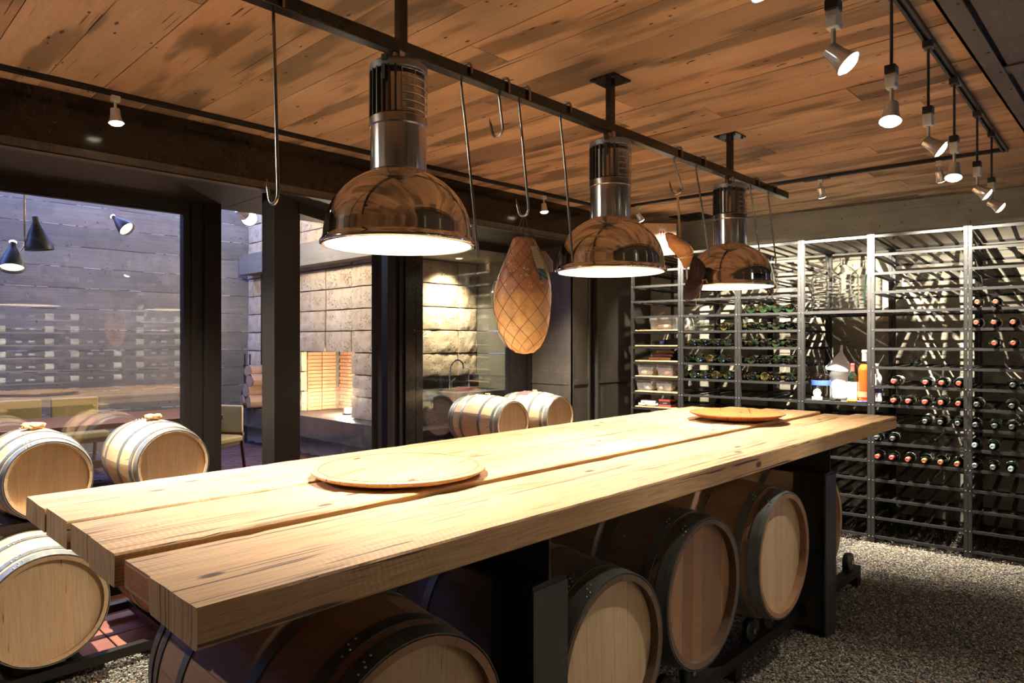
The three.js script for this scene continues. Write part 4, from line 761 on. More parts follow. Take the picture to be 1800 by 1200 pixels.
// ================================================================ WINE RACKS
const DEP = 0.9, GAP = 0.027;
const rackLabels = ['leftmost tall rack bay, with wooden shelves of plastic boxes', 'tall rack bay second from the left, with clear and green empties', 'tall rack bay of green empties just left of the glass carboys', 'tall rack bay with the carboy shelf and open niche', 'tall rack bay with red-foil bottles right of the niche', 'rightmost tall rack bay, cut off by the edge of the photo'];
for (let i = 0; i < 6; i++) {
  const W = RB[i] - RB[i + 1], o = rackAt(RA, RB[i]), t = thing('wine_rack', rackLabels[i], 'wine rack', [o.x, 0, o.z], RTURN), top = rowY(0) + 0.018;
  const up = boxUV(merge([span(0.0015, GAP, -0.01, top, -0.004, 0), span(GAP - 0.004, GAP, -0.01, top, -0.027, 0)]), 1, rnd());
  part(t, 'front_upright', up, M.rack); part(t, 'front_upright', boxUV(merge([span(W - GAP, W - 0.0015, -0.01, top, -0.004, 0), span(W - GAP, W - GAP + 0.004, -0.01, top, -0.027, 0)]), 1, rnd()), M.rack);
  for (const x of [0.002, W - GAP]) part(t, 'rear_upright', span(x, x + 0.025, -0.01, top, -DEP, -DEP + 0.025), M.rackDark);
  const n = Math.round(W / 0.106), slatG = span(-0.014, 0.014, -0.004, 0.004, -DEP + 0.01, -0.004), bol = [];
  const rows = []; for (let k = 0; k < 17; k++) if (!(i === 3 && [1, 2, 3, 5, 6, 7, 8].includes(k))) rows.push(k);
  for (const k of rows) {
    const y = rowY(k);
    part(t, 'front_rail', merge([span(GAP - 0.002, W - GAP + 0.002, y - 0.010, y + 0.010, -0.0045, -0.0005), span(GAP - 0.002, W - GAP + 0.002, y + 0.0065, y + 0.0098, -0.014, -0.004)]), M.rail);
    part(t, 'back_rail', span(0.01, W - 0.01, y - 0.010, y + 0.010, -DEP + 0.001, -DEP + 0.006), M.rackDark);
    for (const x of [0.006, W - 0.006]) part(t, 'side_rail', span(x - 0.004, x + 0.004, y - 0.010, y + 0.010, -DEP + 0.02, -0.02), M.rackDark);
    if (i === 3 && (k === 4 || k === 9)) part(t, 'shelf_plate', span(GAP, W - GAP, y + 0.010, y + 0.014, -DEP + 0.02, -0.001), M.rackDark);
    else for (let s = 0; s < n; s++) part(t, 'slat', slatG, M.rackDark).position.set(GAP + 0.012 + (W - 2 * GAP - 0.024) * s / (n - 1), y + 0.005, 0);
    if (i === 0 && k >= 5 && k <= 10) part(t, 'shelf_board', grainUV(new RoundedBoxGeometry(W - 0.075, 0.012, 0.42, 1, 0.003).translate(W / 2 + 0.01, y + 0.0165, -0.205), 'x', 1, 0.25, rnd(), rnd()), M.plywood);
    for (const x of [0.013, W - 0.013]) bol.push(new THREE.SphereGeometry(0.0042, 6, 4).scale(1, 1, 0.6).translate(x, y, 0.0005));
  }
  part(t, 'bolts', merge(bol), M.rivet, 'stuff');
}
const rackPoint = (bay, x, y, z) => { const p = rackAt(RA - z, RB[bay] - x); return [p.x, y, p.z]; };
// bottles: profile [radius, height]
const BODY = [[0, 0.012], [0.022, 0.004], [0.034, 0], [0.0375, 0.004], [0.038, 0.01], [0.038, 0.185], [0.0365, 0.198], [0.031, 0.213], [0.021, 0.226], [0.0155, 0.238], [0.0142, 0.25], [0.0136, 0.29], [0.0155, 0.292], [0.0155, 0.298], [0.013, 0.30], [0, 0.30]];
const FOIL = [[0.0152, 0.240], [0.0148, 0.252], [0.0146, 0.288], [0.0164, 0.290], [0.0164, 0.300], [0.0125, 0.3035], [0.011, 0.3025], [0, 0.3025]];
const bodyUp = crease(lathe(BODY, 24), 0.7), foilUp = crease(lathe(FOIL, 20), 0.6), bandUp = lathe([[0.0383, 0.05], [0.0385, 0.052], [0.0385, 0.14], [0.0383, 0.142]], 24);
const stripeUp = merge([lathe([[0.0384, 0.165], [0.0384, 0.171]], 24), lathe([[0.0384, 0.177], [0.0384, 0.186]], 24)]), corkUp = cyl(0.0115, 0.0115, 0.006, 12, 0, 0.2995, 0);
const lie = (g) => g.clone().rotateX(Math.PI / 2).translate(0, 0, -0.255);   // neck towards +z, foil 5 cm past the rail
const lying = { body: lie(bodyUp), foil: lie(foilUp), band: lie(bandUp), stripe: lie(stripeUp), cork: lie(corkUp) };
const ORD = ['first', 'second', 'third', 'fourth', 'fifth', 'sixth', 'seventh', 'eighth', 'ninth', 'tenth', 'eleventh', 'twelfth', 'thirteenth', 'fourteenth', 'fifteenth', 'sixteenth'];
const bayName = ['leftmost bay', 'second bay', 'bay left of carboys', 'niche bay', 'bay right of niche', 'rightmost bay'];
const list = [];    // [bay, row, x, kind]
const put = (bay, row, pxs, kind) => pxs.forEach((p) => list.push([bay, row, RB[bay] - rackX(p), kind]));
put(5, 4, [1717.5, 1749.5], 'red'); put(5, 5, [1717, 1748, 1781], 'red'); put(5, 6, [1748, 1781], 'red'); put(5, 8, [1781], 'dark'); put(5, 9, [1716, 1779], 'dark'); put(5, 10, [1714, 1748, 1779], 'dark'); put(5, 11, [1713.5, 1746], 'green'); put(5, 12, [1713.5, 1745], 'silver'); put(5, 12, [1778], 'green');
put(4, 8, [1572, 1627, 1656, 1685.5], 'red'); put(4, 9, [1571, 1598, 1627, 1655, 1684.5], 'red'); put(4, 10, [1626, 1654, 1683], 'dark'); put(4, 11, [1543, 1569], 'dark'); put(4, 12, [1543, 1569, 1597], 'red'); put(4, 12, [1625, 1653.5, 1683], 'copper');
for (let k = 4; k <= 8; k++) for (let j = 0; j < 9; j++) if (!(k === 4 && j === 8)) list.push([2, k, 0.052 + j * 0.0535, j % 2 ? 'base' : 'neck']);
for (let k = 6; k <= 8; k++) for (let j = 0; j < 9; j++) list.push([1, k, 0.045 + j * 0.054, (j + k) % 2 ? 'base' : 'neck']);
[[0.09, 'clearbase'], [0.165, 'clearbase'], [0.24, 'clearbase'], [0.335, 'neck'], [0.395, 'base'], [0.46, 'neck']].forEach(([x, k]) => list.push([1, 5, x, k]));
const counts = {}; list.sort((a, b) => a[0] - b[0] || a[1] - b[1] || a[2] - b[2]);
const word = { red: 'red-foil wine bottle', dark: 'dark-foil wine bottle', green: 'pale-capped wine bottle', silver: 'silver-foil wine bottle', copper: 'copper-foil wine bottle', base: 'empty green bottle', neck: 'empty green bottle', clearbase: 'clear glass bottle' };
list.forEach(([bay, row, x, kind], i) => {
  const key = bay + '-' + row, c = counts[key] = (counts[key] ?? -1) + 1;
  const side = kind === 'base' || kind === 'clearbase' ? ' base outward' : kind === 'neck' ? ' neck outward' : '';
  const label = `${word[kind]}${side}, ${ORD[c]} from left, ${ORD[row]} shelf down, ${bayName[bay]}`;
  const out = kind === 'base' || kind === 'clearbase', empt = kind === 'neck' || out;
  const y = rowY(row) + (empt ? 0.046 : 0.047);
  const z = out ? -0.035 + rr(-0.02, 0.01) : empt ? -0.085 + rr(-0.02, 0.02) : rr(-0.012, 0.012);
  const t = thing('wine_bottle', label, 'bottle', rackPoint(bay, x + rr(-0.003, 0.003), y, z), RTURN + (out ? Math.PI : 0) + rr(-0.02, 0.02), `bottles in the ${bayName[bay]}`);
  const g = kind === 'clearbase' ? M.clear : empt ? pick([M.bottleGreen, M.bottle, M.bottleGreen, M.bottleOlive, M.bottle]) : M.bottle;
  const b = part(t, 'glass', lying.body, g);
  if (out) b.position.z = 0.255;
  if (!empt) { part(t, 'foil_cap', lying.foil, M[{ red: 'foilRed', dark: 'foilDark', green: 'foilGreen', silver: 'foilSilver', copper: 'foilCopper' }[kind]]); part(t, 'label_band', (row + bay) % 2 || row > 10 ? lying.stripe : lying.band, M.paper); if (kind === 'red' || kind === 'copper') part(t, 'cap_disc', new THREE.RingGeometry(0.006, 0.0085, 16).translate(0, 0, 0.0482), M.foilCopper); }
});
{ const t = thing('wine_bottle', 'single dark bottle set far back on the eighth shelf right of the niche', 'bottle', rackPoint(4, RB[4] - rackX(1597), rowY(7) + 0.047, -0.28), RTURN + Math.PI); part(t, 'glass', lying.body, M.bottle).position.z = 0.25; }

// ---------------------------------------------------------------- carboys and the niche shelf
const onRack = (bay, px, row, z) => { const u = (px - 900) / FOCAL, d = (RA - z) / (u * Math.sin(RT) + Math.cos(RT)), b = d * (-u * Math.cos(RT) + Math.sin(RT)), p = rackAt(RA - z, b); return [p.x, rowY(row) + 0.0145, p.z]; };
function carboy(label, px, z, r, h, hose) {
  const t = thing('carboy', label, 'carboy', onRack(3, px, 4, z), 0.4), pr = [[0, 0.006], [r * 0.8, 0.003], [r * 0.95, 0.012], [r, 0.03]];
  for (let i = 0; i < 7; i++) { const y = 0.05 + i * (h * 0.62 - 0.05) / 7, q = (h * 0.62 - 0.05) / 7; pr.push([r, y], [r * 0.985, y + q * 0.25], [r * 0.985, y + q * 0.35], [r, y + q * 0.6]); }
  pr.push([r * 0.98, h * 0.66], [r * 0.86, h * 0.74], [r * 0.62, h * 0.81], [r * 0.34, h * 0.865], [r * 0.2, h * 0.90], [0.0195, h * 0.93], [0.0195, h * 0.975], [0.0235, h * 0.98], [0.0235, h], [0.018, h], [0.017, h * 0.93], [r * 0.18, h * 0.89], [r * 0.6, h * 0.80], [r * 0.84, h * 0.732], [r * 0.955, h * 0.66], [r * 0.955, 0.03], [r * 0.9, 0.016], [0, 0.014]);
  part(t, 'glass', lathe(pr, 48), M.shell);
  if (hose) part(t, 'hose', tube([[0.07, 0.09, 0], [0.105, 0.22, 0.01], [0.07, 0.31, 0.02], [0.0, 0.30, 0.03], [-0.06, 0.25, 0.03], [-0.09, 0.2, 0.0]], 0.006, 40, 8), std({ color: tone(0.05, 0.24, 0.12), roughness: 0.4 }));
}
carboy('glass carboy in front, left one of three on the niche top shelf', 1452, -0.2, 0.116, 0.41, false);
carboy('tall glass carboy in the middle of three, standing furthest back', 1481, -0.58, 0.13, 0.48, false);
carboy('glass carboy with green hose behind the rack post, right of three', 1521, -0.42, 0.128, 0.43, true);
{
  const t = thing('wine_jug', 'gallon glass jug of dark wine with a blue tape band and finger loop', 'jug', onRack(3, 1443.5, 9, -0.15), RTURN);
  part(t, 'glass', lathe([[0, 0.004], [0.068, 0.002], [0.076, 0.012], [0.077, 0.03], [0.077, 0.175], [0.07, 0.205], [0.05, 0.232], [0.028, 0.255], [0.019, 0.275], [0.017, 0.31], [0.021, 0.312], [0.021, 0.325], [0.015, 0.325]], 40), M.clear);
  part(t, 'wine', lathe([[0, 0.006], [0.07, 0.006], [0.0745, 0.014], [0.0745, 0.175], [0.068, 0.2], [0.05, 0.214], [0, 0.214]], 40), M.wine);
  part(t, 'tape_band', lathe([[0.0776, 0.118], [0.0782, 0.119], [0.0782, 0.158], [0.0776, 0.159]], 40), M.blue);
  part(t, 'finger_loop', new THREE.TorusGeometry(0.022, 0.005, 8, 24).scale(0.9, 1.35, 1).translate(-0.042, 0.275, 0), M.clear);
}
{
  const t = thing('jerrycan', 'brightly lit white plastic jug carrying the upturned funnel', 'container', onRack(3, 1476.5, 9, -0.27), RTURN);
  part(t, 'body', lathe([[0, 0.0], [0.07, 0.0], [0.078, 0.008], [0.08, 0.03], [0.08, 0.2], [0.076, 0.222], [0.062, 0.237], [0.045, 0.246], [0.04, 0.25], [0.04, 0.262], [0, 0.264]], 40), M.white);
  const f = thing('funnel', 'milky plastic funnel standing upside down on the white jug', 'funnel', onRack(3, 1475, 9, -0.27).map((v, i) => v + (i === 1 ? 0.238 : 0)), RTURN);
  part(f, 'cone', lathe([[0.108, 0.0], [0.111, 0.004], [0.108, 0.02], [0.062, 0.085], [0.02, 0.142], [0.0125, 0.16], [0.009, 0.215], [0.0075, 0.215], [0.011, 0.16], [0.018, 0.142], [0.06, 0.084], [0.105, 0.02], [0.108, 0.0]], 44).rotateZ(-0.10), M.milky);
  part(f, 'hanging_tab', new THREE.TorusGeometry(0.010, 0.002, 6, 16).translate(0.098, 0.03, 0), M.milky);
}
{ const t = thing('wine_bottle', 'upright red-capped wine bottle with white label beside the white jug', 'bottle', onRack(3, 1499, 9, -0.1), RTURN); part(t, 'glass', bodyUp, M.bottle); part(t, 'foil_cap', foilUp, M.foilRed); part(t, 'label_band', lathe([[0.0383, 0.025], [0.0386, 0.027], [0.0386, 0.155], [0.0383, 0.157]], 24), M.paper); }
{ const t = thing('wine_bottle', 'tall magnum of orange rosé wine beside the rack post', 'bottle', onRack(3, 1520, 9, -0.09), RTURN); const s = bodyUp.clone().scale(1.3, 1.36, 1.3);
  part(t, 'glass', s, M.clear); part(t, 'wine', lathe([[0, 0.012], [0.044, 0.006], [0.0475, 0.014], [0.0475, 0.25], [0.045, 0.268], [0.036, 0.288], [0.026, 0.30], [0, 0.30]], 32), M.rose); part(t, 'foil_cap', foilUp.clone().scale(1.32, 1.36, 1.32), M.cream); part(t, 'label_band', lathe([[0.0500, 0.04], [0.0502, 0.085]], 24), std({ color: tone(0.6, 0.2, 0.08), roughness: 0.6 })); }
{ const t = thing('wine_bottle', 'white bottle with a dark blue band half behind the rack post', 'bottle', onRack(4, 1541, 9, -0.14), RTURN); part(t, 'glass', bodyUp, M.white); part(t, 'foil_cap', foilUp, M.white); part(t, 'label_band', lathe([[0.0384, 0.075], [0.0386, 0.11]], 24), std({ color: tone(0.02, 0.03, 0.16), roughness: 0.5 })); }
{ const t = thing('dial_gauge', 'small round white dial on a white foot in front of the jug', 'gauge', onRack(3, 1436.5, 9, -0.035), RTURN); part(t, 'foot', rbox(0.075, 0.03, 0.035, 0.006, 0, 0.015, 0), M.white); part(t, 'bezel', new THREE.TorusGeometry(0.031, 0.004, 8, 32).translate(0, 0.06, 0), M.chromeSoft); part(t, 'dial', new THREE.CylinderGeometry(0.031, 0.031, 0.012, 32).rotateX(Math.PI / 2).translate(0, 0.06, -0.002), M.white); part(t, 'ring_top', new THREE.TorusGeometry(0.008, 0.0025, 6, 16).translate(0, 0.1, 0), M.chromeSoft); }
{ const t = thing('corkscrew', 'small dark corkscrew tools lying at the shelf edge below the white jug', 'corkscrew', onRack(3, 1468.5, 9, -0.04), RTURN + 0.1); part(t, 'handle', rbox(0.085, 0.014, 0.016, 0.005, 0, 0.008, 0), M.steelBlack); const c = []; for (let i = 0; i <= 30; i++) c.push(V(-0.035 + i * 0.002, 0.02 + Math.cos(i * 1.1) * 0.006, 0.004 + Math.sin(i * 1.1) * 0.006)); part(t, 'worm', tube(c, 0.0018, 80, 5), M.steelBlack); part(t, 'lever', rbox(0.04, 0.006, 0.012, 0.002, 0.02, 0.022, 0.012), M.galvDark); }
{ const t = thing('sponge', 'yellow-orange sponge at the shelf edge below the red-capped bottle', 'sponge', onRack(3, 1498, 9, -0.03), RTURN); part(t, 'foam', rbox(0.07, 0.026, 0.045, 0.01, 0, 0.013, 0, 3), M.amber); }
{ const t = thing('cloth', 'small folded blue cloth at the foot of the rosé magnum', 'cloth', onRack(3, 1517, 9, -0.025), RTURN); const g = new THREE.PlaneGeometry(0.09, 0.05, 14, 8).rotateX(-Math.PI / 2), p = g.attributes.position; for (let i = 0; i < p.count; i++) p.setY(i, 0.006 + 0.008 * fbm((p.getX(i) * 4 + 1) % 1, (p.getZ(i) * 4 + 1) % 1, 5, 5, 2, 277)); g.computeVertexNormals(); const q = boxUV(new THREE.BoxGeometry(0.085, 0.006, 0.045).translate(0, 0.003, 0)); part(t, 'fold', merge([g, q]), M.blue); }
// ---------------------------------------------------------------- the leftmost bay
function tub(label, px, row, z, w, h, d, fill) {
  const t = thing('storage_tub', label, 'plastic box', onRack(0, px, row, z).map((v, i) => v + (i === 1 ? 0.0085 : 0)), RTURN), a = w / 2, b = d / 2, k = 0.86;
  const wall = (x0, z0, x1, z1) => { const g = new THREE.BufferGeometry(); g.setAttribute('position', new THREE.Float32BufferAttribute([x0 * k, 0.002, z0 * k, x1 * k, 0.002, z1 * k, x1, h, z1, x0, h, z0], 3)); g.setIndex([0, 1, 2, 0, 2, 3]); g.computeVertexNormals(); g.setAttribute('uv', new THREE.Float32BufferAttribute([0, 0, 1, 0, 1, 1, 0, 1], 2)); return g; };
  part(t, 'tub_body', merge([wall(-a, b, a, b), wall(a, b, a, -b), wall(a, -b, -a, -b), wall(-a, -b, -a, b), new THREE.PlaneGeometry(w * k, d * k).rotateX(-Math.PI / 2).translate(0, 0.002, 0)]), M.plastic);
  part(t, 'lid', merge([rbox(w + 0.016, 0.012, d + 0.016, 0.005, 0, h + 0.004, 0), rbox(w - 0.02, 0.008, d - 0.02, 0.004, 0, h + 0.012, 0)]), M.plastic);
  const fs = []; for (let i = 0; i < 9; i++) fs.push(new THREE.SphereGeometry(rr(0.02, 0.034), 10, 8).scale(1, 0.8, 1).translate(rr(-0.3, 0.3) * w, 0.03, rr(-0.3, 0.3) * d)); part(t, 'contents', merge(fs), fill, 'stuff');
}
tub('clear lidded plastic box on the upper wooden shelf, left of two', 1168, 5, -0.22, 0.2, 0.115, 0.26, M.cream);
tub('clear lidded plastic box on the upper wooden shelf, right of two', 1214, 5, -0.42, 0.2, 0.125, 0.26, M.white);
tub('clear plastic box with brown contents, third shelf up, left of two', 1142, 8, -0.13, 0.165, 0.098, 0.2, M.cream);
tub('clear plastic box with reddish contents, third shelf up, right of two', 1177, 8, -0.13, 0.165, 0.098, 0.2, std({ color: tone(0.5, 0.2, 0.14), roughness: 0.7 }));
tub('clear plastic box with pale round contents, second shelf up, left of two', 1140, 9, -0.13, 0.165, 0.098, 0.2, M.white);
tub('clear plastic box with pale contents, second shelf up, right of two', 1175, 9, -0.13, 0.165, 0.092, 0.2, M.cream);
{ const t = thing('glass_float', 'small blue ball on the dark shelf among tools', 'ball', onRack(0, 1164, 6, -0.12).map((v, i) => v + (i === 1 ? 0.0085 : 0)), 0); part(t, 'ball', new THREE.SphereGeometry(0.026, 20, 14).translate(0, 0.026, 0), M.blue); }
{ const t = thing('tool_tray', 'dark tray of tools behind the small blue ball', 'tray', onRack(0, 1180, 6, -0.25).map((v, i) => v + (i === 1 ? 0.0085 : 0)), RTURN); part(t, 'tray', merge([rbox(0.26, 0.012, 0.2, 0.004, 0, 0.006, 0), rbox(0.26, 0.04, 0.01, 0.004, 0, 0.02, 0.1)]), M.steelBlack); part(t, 'wrench', merge([rod(V(-0.1, 0.03, 0.02), V(0.08, 0.06, 0.0), 0.012), new THREE.TorusGeometry(0.03, 0.008, 8, 20).translate(0.1, 0.06, 0)]), M.galvDark); }
{ for (const [i, l] of [[0, 'lowest wooden tray in the flat stack on the middle shelf'], [1, 'middle wooden tray in the flat stack on the middle shelf'], [2, 'topmost wooden tray in the flat stack on the middle shelf']]) { const t = thing('wooden_tray', l, 'tray', onRack(0, 1171 + i * 3, 7, -0.2 - i * 0.03).map((v, k) => v + (k === 1 ? 0.0085 + i * 0.031 : 0)), RTURN + (i - 1) * 0.08); part(t, 'base', rbox(0.24 - i * 0.03, 0.012, 0.24, 0.003, 0, 0.006, 0), M.walnut); for (const z of [0.118, -0.118]) part(t, 'rim', rbox(0.24 - i * 0.03, 0.026, 0.01, 0.003, 0, 0.015, z), M.tableWood); } }
{ const t = thing('folded_cloth', 'folded pale cloth with a rolled end on the lowest wooden shelf', 'cloth', onRack(0, 1145, 10, -0.12).map((v, i) => v + (i === 1 ? 0.0085 : 0)), RTURN + 0.15);
  const layer = (y, w, d, s) => { const g = new THREE.BoxGeometry(w, 0.018, d, 16, 1, 10), p = g.attributes.position; for (let i = 0; i < p.count; i++) p.setY(i, p.getY(i) + y + 0.012 * fbm(((p.getX(i) + s) * 3 + 3) % 1, (p.getZ(i) * 3 + 3) % 1, 4, 4, 2, 281)); g.computeVertexNormals(); return g; };
  part(t, 'fold', layer(0.012, 0.19, 0.2, 0.1), M.white); part(t, 'fold', layer(0.036, 0.15, 0.18, 0.5), M.cloth); part(t, 'roll', new THREE.CylinderGeometry(0.022, 0.026, 0.1, 18).rotateZ(Math.PI / 2).rotateY(0.3).translate(0.02, 0.026, 0.1), M.white); }
{ const bt = canvasTex(128, 64, (c, w, h) => { c.fillStyle = '#16110f'; c.fillRect(0, 0, w, h); c.fillStyle = '#e8e2d4'; c.font = 'bold 26px sans-serif'; c.textAlign = 'center'; c.fillText('LAST', 70, 42); c.beginPath(); c.arc(20, 33, 5, 0, 7); c.fill(); });
  const bk = (name, label, dy, w, h, m, print) => { const t = thing(name, label, 'box', onRack(0, 1173, 10, -0.07).map((v, i) => v + (i === 1 ? 0.0085 + dy : 0)), RTURN - 0.08); part(t, 'carton', rbox(w, h, 0.11, 0.002, 0, h / 2, 0), m); if (print) part(t, 'print', new THREE.PlaneGeometry(w - 0.012, h - 0.006).translate(0, h / 2, 0.0556), std({ map: bt, roughness: 0.5 })); };
  bk('carton', 'thin orange-red carton, lowest of three on the bottom wooden shelf', 0, 0.125, 0.022, M.red, false); bk('carton', 'black carton with white lettering between two red ones', 0.022, 0.12, 0.031, M.black, true); bk('carton', 'thin red carton on top of the black lettered one', 0.053, 0.12, 0.018, M.red, false); }
{ const o = onZ(1160, 446, -3.62), t = thing('cardboard_box', 'cardboard box with red arrow label on top of the leftmost rack', 'cardboard box', [5.84, rowY(0) + 0.02, -3.64], RTURN + 0.72), st = canvasTex(96, 160, (c, w, h) => { c.fillStyle = '#e9dfcf'; c.fillRect(0, 0, w, h); c.strokeStyle = '#b5382b'; c.lineWidth = 6; c.strokeRect(8, 8, w - 16, h - 16); c.fillStyle = '#b5382b'; for (const x of [32, 64]) { c.fillRect(x - 5, 56, 10, 62); c.beginPath(); c.moveTo(x - 13, 60); c.lineTo(x, 30); c.lineTo(x + 13, 60); c.fill(); } c.fillRect(20, 126, 56, 8); });
  part(t, 'carton', rbox(0.32, 0.30, 0.30, 0.004, 0, 0.15, 0), M.cardboard); part(t, 'tape', span(-0.16, 0.16, 0.3005, 0.3012, -0.025, 0.025), M.cream); part(t, 'arrow_label', new THREE.PlaneGeometry(0.085, 0.14).translate(0.02, 0.19, 0.1512), std({ map: st, roughness: 0.7 })); }
// ---------------------------------------------------------------- bottles on the side wall, seen as reflections in the left pane
{
  const t = thing('display_rack', 'peg rack of labelled bottles beside the camera, seen only reflected in glass', 'wine rack', [1.45, 0, 0.38]);
  for (const x of [0.0, 0.85, 1.75, 2.4]) part(t, 'upright', span(x - 0.02, x + 0.02, 0, 2.5, 0.06, 0.09), M.rackDark);
  const G = { b: bodyUp.clone().rotateZ(-Math.PI / 2).translate(-0.15, 0, 0), l: bandUp.clone().rotateZ(-Math.PI / 2).translate(-0.15, 0, 0), f: foilUp.clone().rotateZ(-Math.PI / 2).translate(-0.15, 0, 0) };
  for (let k = 0; k < 10; k++) { part(t, 'peg_rail', span(0, 2.4, 2.33 - 0.1537 * k - 0.052, 2.33 - 0.1537 * k - 0.04, 0.0, 0.06), M.rackDark);
    for (let j = 0; j < 6; j++) { if (k < 3 && j % 3 === 0) continue; const b = thing('display_bottle', `labelled display bottle reflected in the left pane, ${ORD[j]} along the ${ORD[k]} rail down`, 'bottle', [1.67 + j * 0.375, 2.33 - 0.1537 * k, 0.41], rr(-0.03, 0.03) + (j % 2 ? Math.PI : 0), 'display bottles seen only as reflections'); part(b, 'glass', G.b, M.bottle); part(b, 'label_band', G.l, M.paper); part(b, 'foil_cap', G.f, M.foilSilver); } }
}

// ================================================================ DINING ROOM
function chair(label, x, z, turn) {
  const t = thing('dining_chair', label, 'chair', [x, 0, z], turn);
  part(t, 'seat', rbox(0.5, 0.09, 0.48, 0.03, 0, 0.45, 0.0, 3), M.olive);
  const g = new RoundedBoxGeometry(0.5, 0.36, 0.06, 4, 0.02), p = g.attributes.position; for (let i = 0; i < p.count; i++) { const u = p.getX(i) / 0.25; p.setZ(i, p.getZ(i) + 0.035 * u * u); } g.computeVertexNormals(); part(t, 'backrest', g.translate(0, 0.70, -0.25), M.olive);
  part(t, 'back_rail', rbox(0.5, 0.05, 0.05, 0.008, 0, 0.50, -0.235), M.walnut);
  part(t, 'apron', rbox(0.46, 0.06, 0.44, 0.008, 0, 0.39, 0), M.walnut);
  for (const sx of [-1, 1]) { const f = new THREE.CylinderGeometry(0.026, 0.016, 0.42, 4, 1).rotateY(Math.PI / 4); part(t, 'leg', f.translate(sx * 0.22, 0.2, 0.2), M.walnut); part(t, 'leg', tube([[sx * 0.23, 0.53, -0.24], [sx * 0.23, 0.36, -0.235], [sx * 0.225, 0.0, -0.30]], 0.021, 12, 6), M.walnut); }
  return t;
}
chair('olive leather dining chair at the end of the dining table', 3.38, -8.1, -Math.PI / 2 + 0.5).scale.setScalar(0.91);
chair('olive dining chair back showing over the dining table, right one', 2.33, -9.45, 0.02);
chair('olive dining chair back showing over the dining table, left one', 1.72, -9.45, -0.03);
{ const t = thing('dining_table', 'long reddish-brown dining table beyond the left pane', 'table', [1.6, 0, -8.35]); part(t, 'top', grainUV(new RoundedBoxGeometry(3.5, 0.055, 1.1, 2, 0.006).translate(0, 0.70, 0), 'x', 1, 0.25), M.tableWood); for (const x of [-1.2, 1.3]) { part(t, 'leg', span(x - 0.05, x + 0.05, 0, 0.68, -0.35, 0.35), M.walnut); } part(t, 'stretcher', span(-1.2, 1.3, 0.2, 0.28, -0.03, 0.03), M.walnut); }
const shadeG = merge([lathe([[0.112, 0], [0.115, 0.004], [0.105, 0.06], [0.075, 0.15], [0.045, 0.215], [0.027, 0.26], [0.026, 0.30], [0.02, 0.305], [0.02, 0.30], [0.022, 0.262], [0.04, 0.213], [0.07, 0.148], [0.1, 0.06], [0.112, 0]], 32)]), discG = lathe([[0, 0.03], [0.1, 0.03], [0.1, 0.036], [0, 0.036]], 28), topG = new THREE.SphereGeometry(0.034, 20, 12).scale(1, 0.5, 1).translate(0, 0.306, 0);
function coneShade(t, p, d, s, power, topLit) {
  const g = new THREE.Group(); g.name = 'shade_head'; g.position.copy(p); g.scale.setScalar(s); g.quaternion.setFromUnitVectors(V(0, -1, 0), d.clone().normalize()); t.add(g);
  part(g, 'shade', shadeG, M.black); part(g, 'bulb_disc', discG, M.lens); if (topLit) part(g, 'top_lens', topG, M.lens);
  spot(t, p.clone().addScaledVector(d.clone().normalize(), 0.02), d, power, 1.0, 0.6, 4, WARM);
}
{ const o = onZ(43, 433, -8.3), t = thing('dining_pendant', 'brass rod pendant with two black cone shades at the far left', 'lamp', [o.x, o.y, o.z]);
  part(t, 'rod', rod(V(0, 0, 0), V(0, 4.38 - o.y, 0), 0.008), M.brass);
  const at = (px, py, dz = 0) => { const p = onZ(px, py, -8.3 + dz); return p.sub(o); };
  const a = at(70, 385), b = at(28, 452, 0.1); part(t, 'arm', merge([rod(V(0, 0, 0), at(66, 392), 0.006), rod(V(0, 0, 0), at(30, 448, 0.1), 0.006), new THREE.SphereGeometry(0.016, 12, 8)]), M.brass);
  coneShade(t, at(70, 440), V(0.12, -1, 0.0), 1.12, 4, false); coneShade(t, at(21, 473, 0.12), V(-0.1, -1, 0.4), 0.98, 5, true); }
{ const o = onZ(233, 362, -8.3), t = thing('dining_pendant', 'black cone pendant lamp with lit ends, near the top right of the left pane', 'lamp', [o.x, o.y, o.z]);
  part(t, 'rod', rod(V(0.3, 0.9, -0.1), V(0, 0, 0), 0.007), M.brass); part(t, 'hanger', rod(V(0.3, 0.9, -0.1), V(0.3, 4.38 - o.y, -0.1), 0.007), M.brass);
  const p = onZ(224, 404, -8.25).sub(o); coneShade(t, p, V(0.42, -0.62, 0.62), 0.78, 3, true); }
{ const t = thing('wall_washer', 'glaring spotlight hung before the stone chimney wall', 'spotlight'), p = onZ(430, 378, -7.7); t.position.copy(p);
  part(t, 'rod', rod(V(0, 0.05, 0), V(0, 4.38 - p.y, 0), 0.008), M.black); const d = V(0.85, -0.35, -0.25).normalize(), q = new THREE.Quaternion().setFromUnitVectors(V(0, 1, 0), d);
  const c = part(t, 'can', canG, M.spotCan); c.quaternion.copy(q); c.scale.setScalar(1.8); const gl = part(t, 'bulb', new THREE.SphereGeometry(0.085, 18, 12), std({ color: 0xffffff, emissive: tone(1, 0.9, 0.72), emissiveIntensity: 22 })); gl.position.copy(d.clone().multiplyScalar(0.07));
  const L = new THREE.PointLight(WARM, I_DINE, 0, 2); L.position.copy(d.clone().multiplyScalar(0.07)); L.castShadow = true; L.shadow.radius = 4; L.name = 'lamp_light'; t.add(L); }
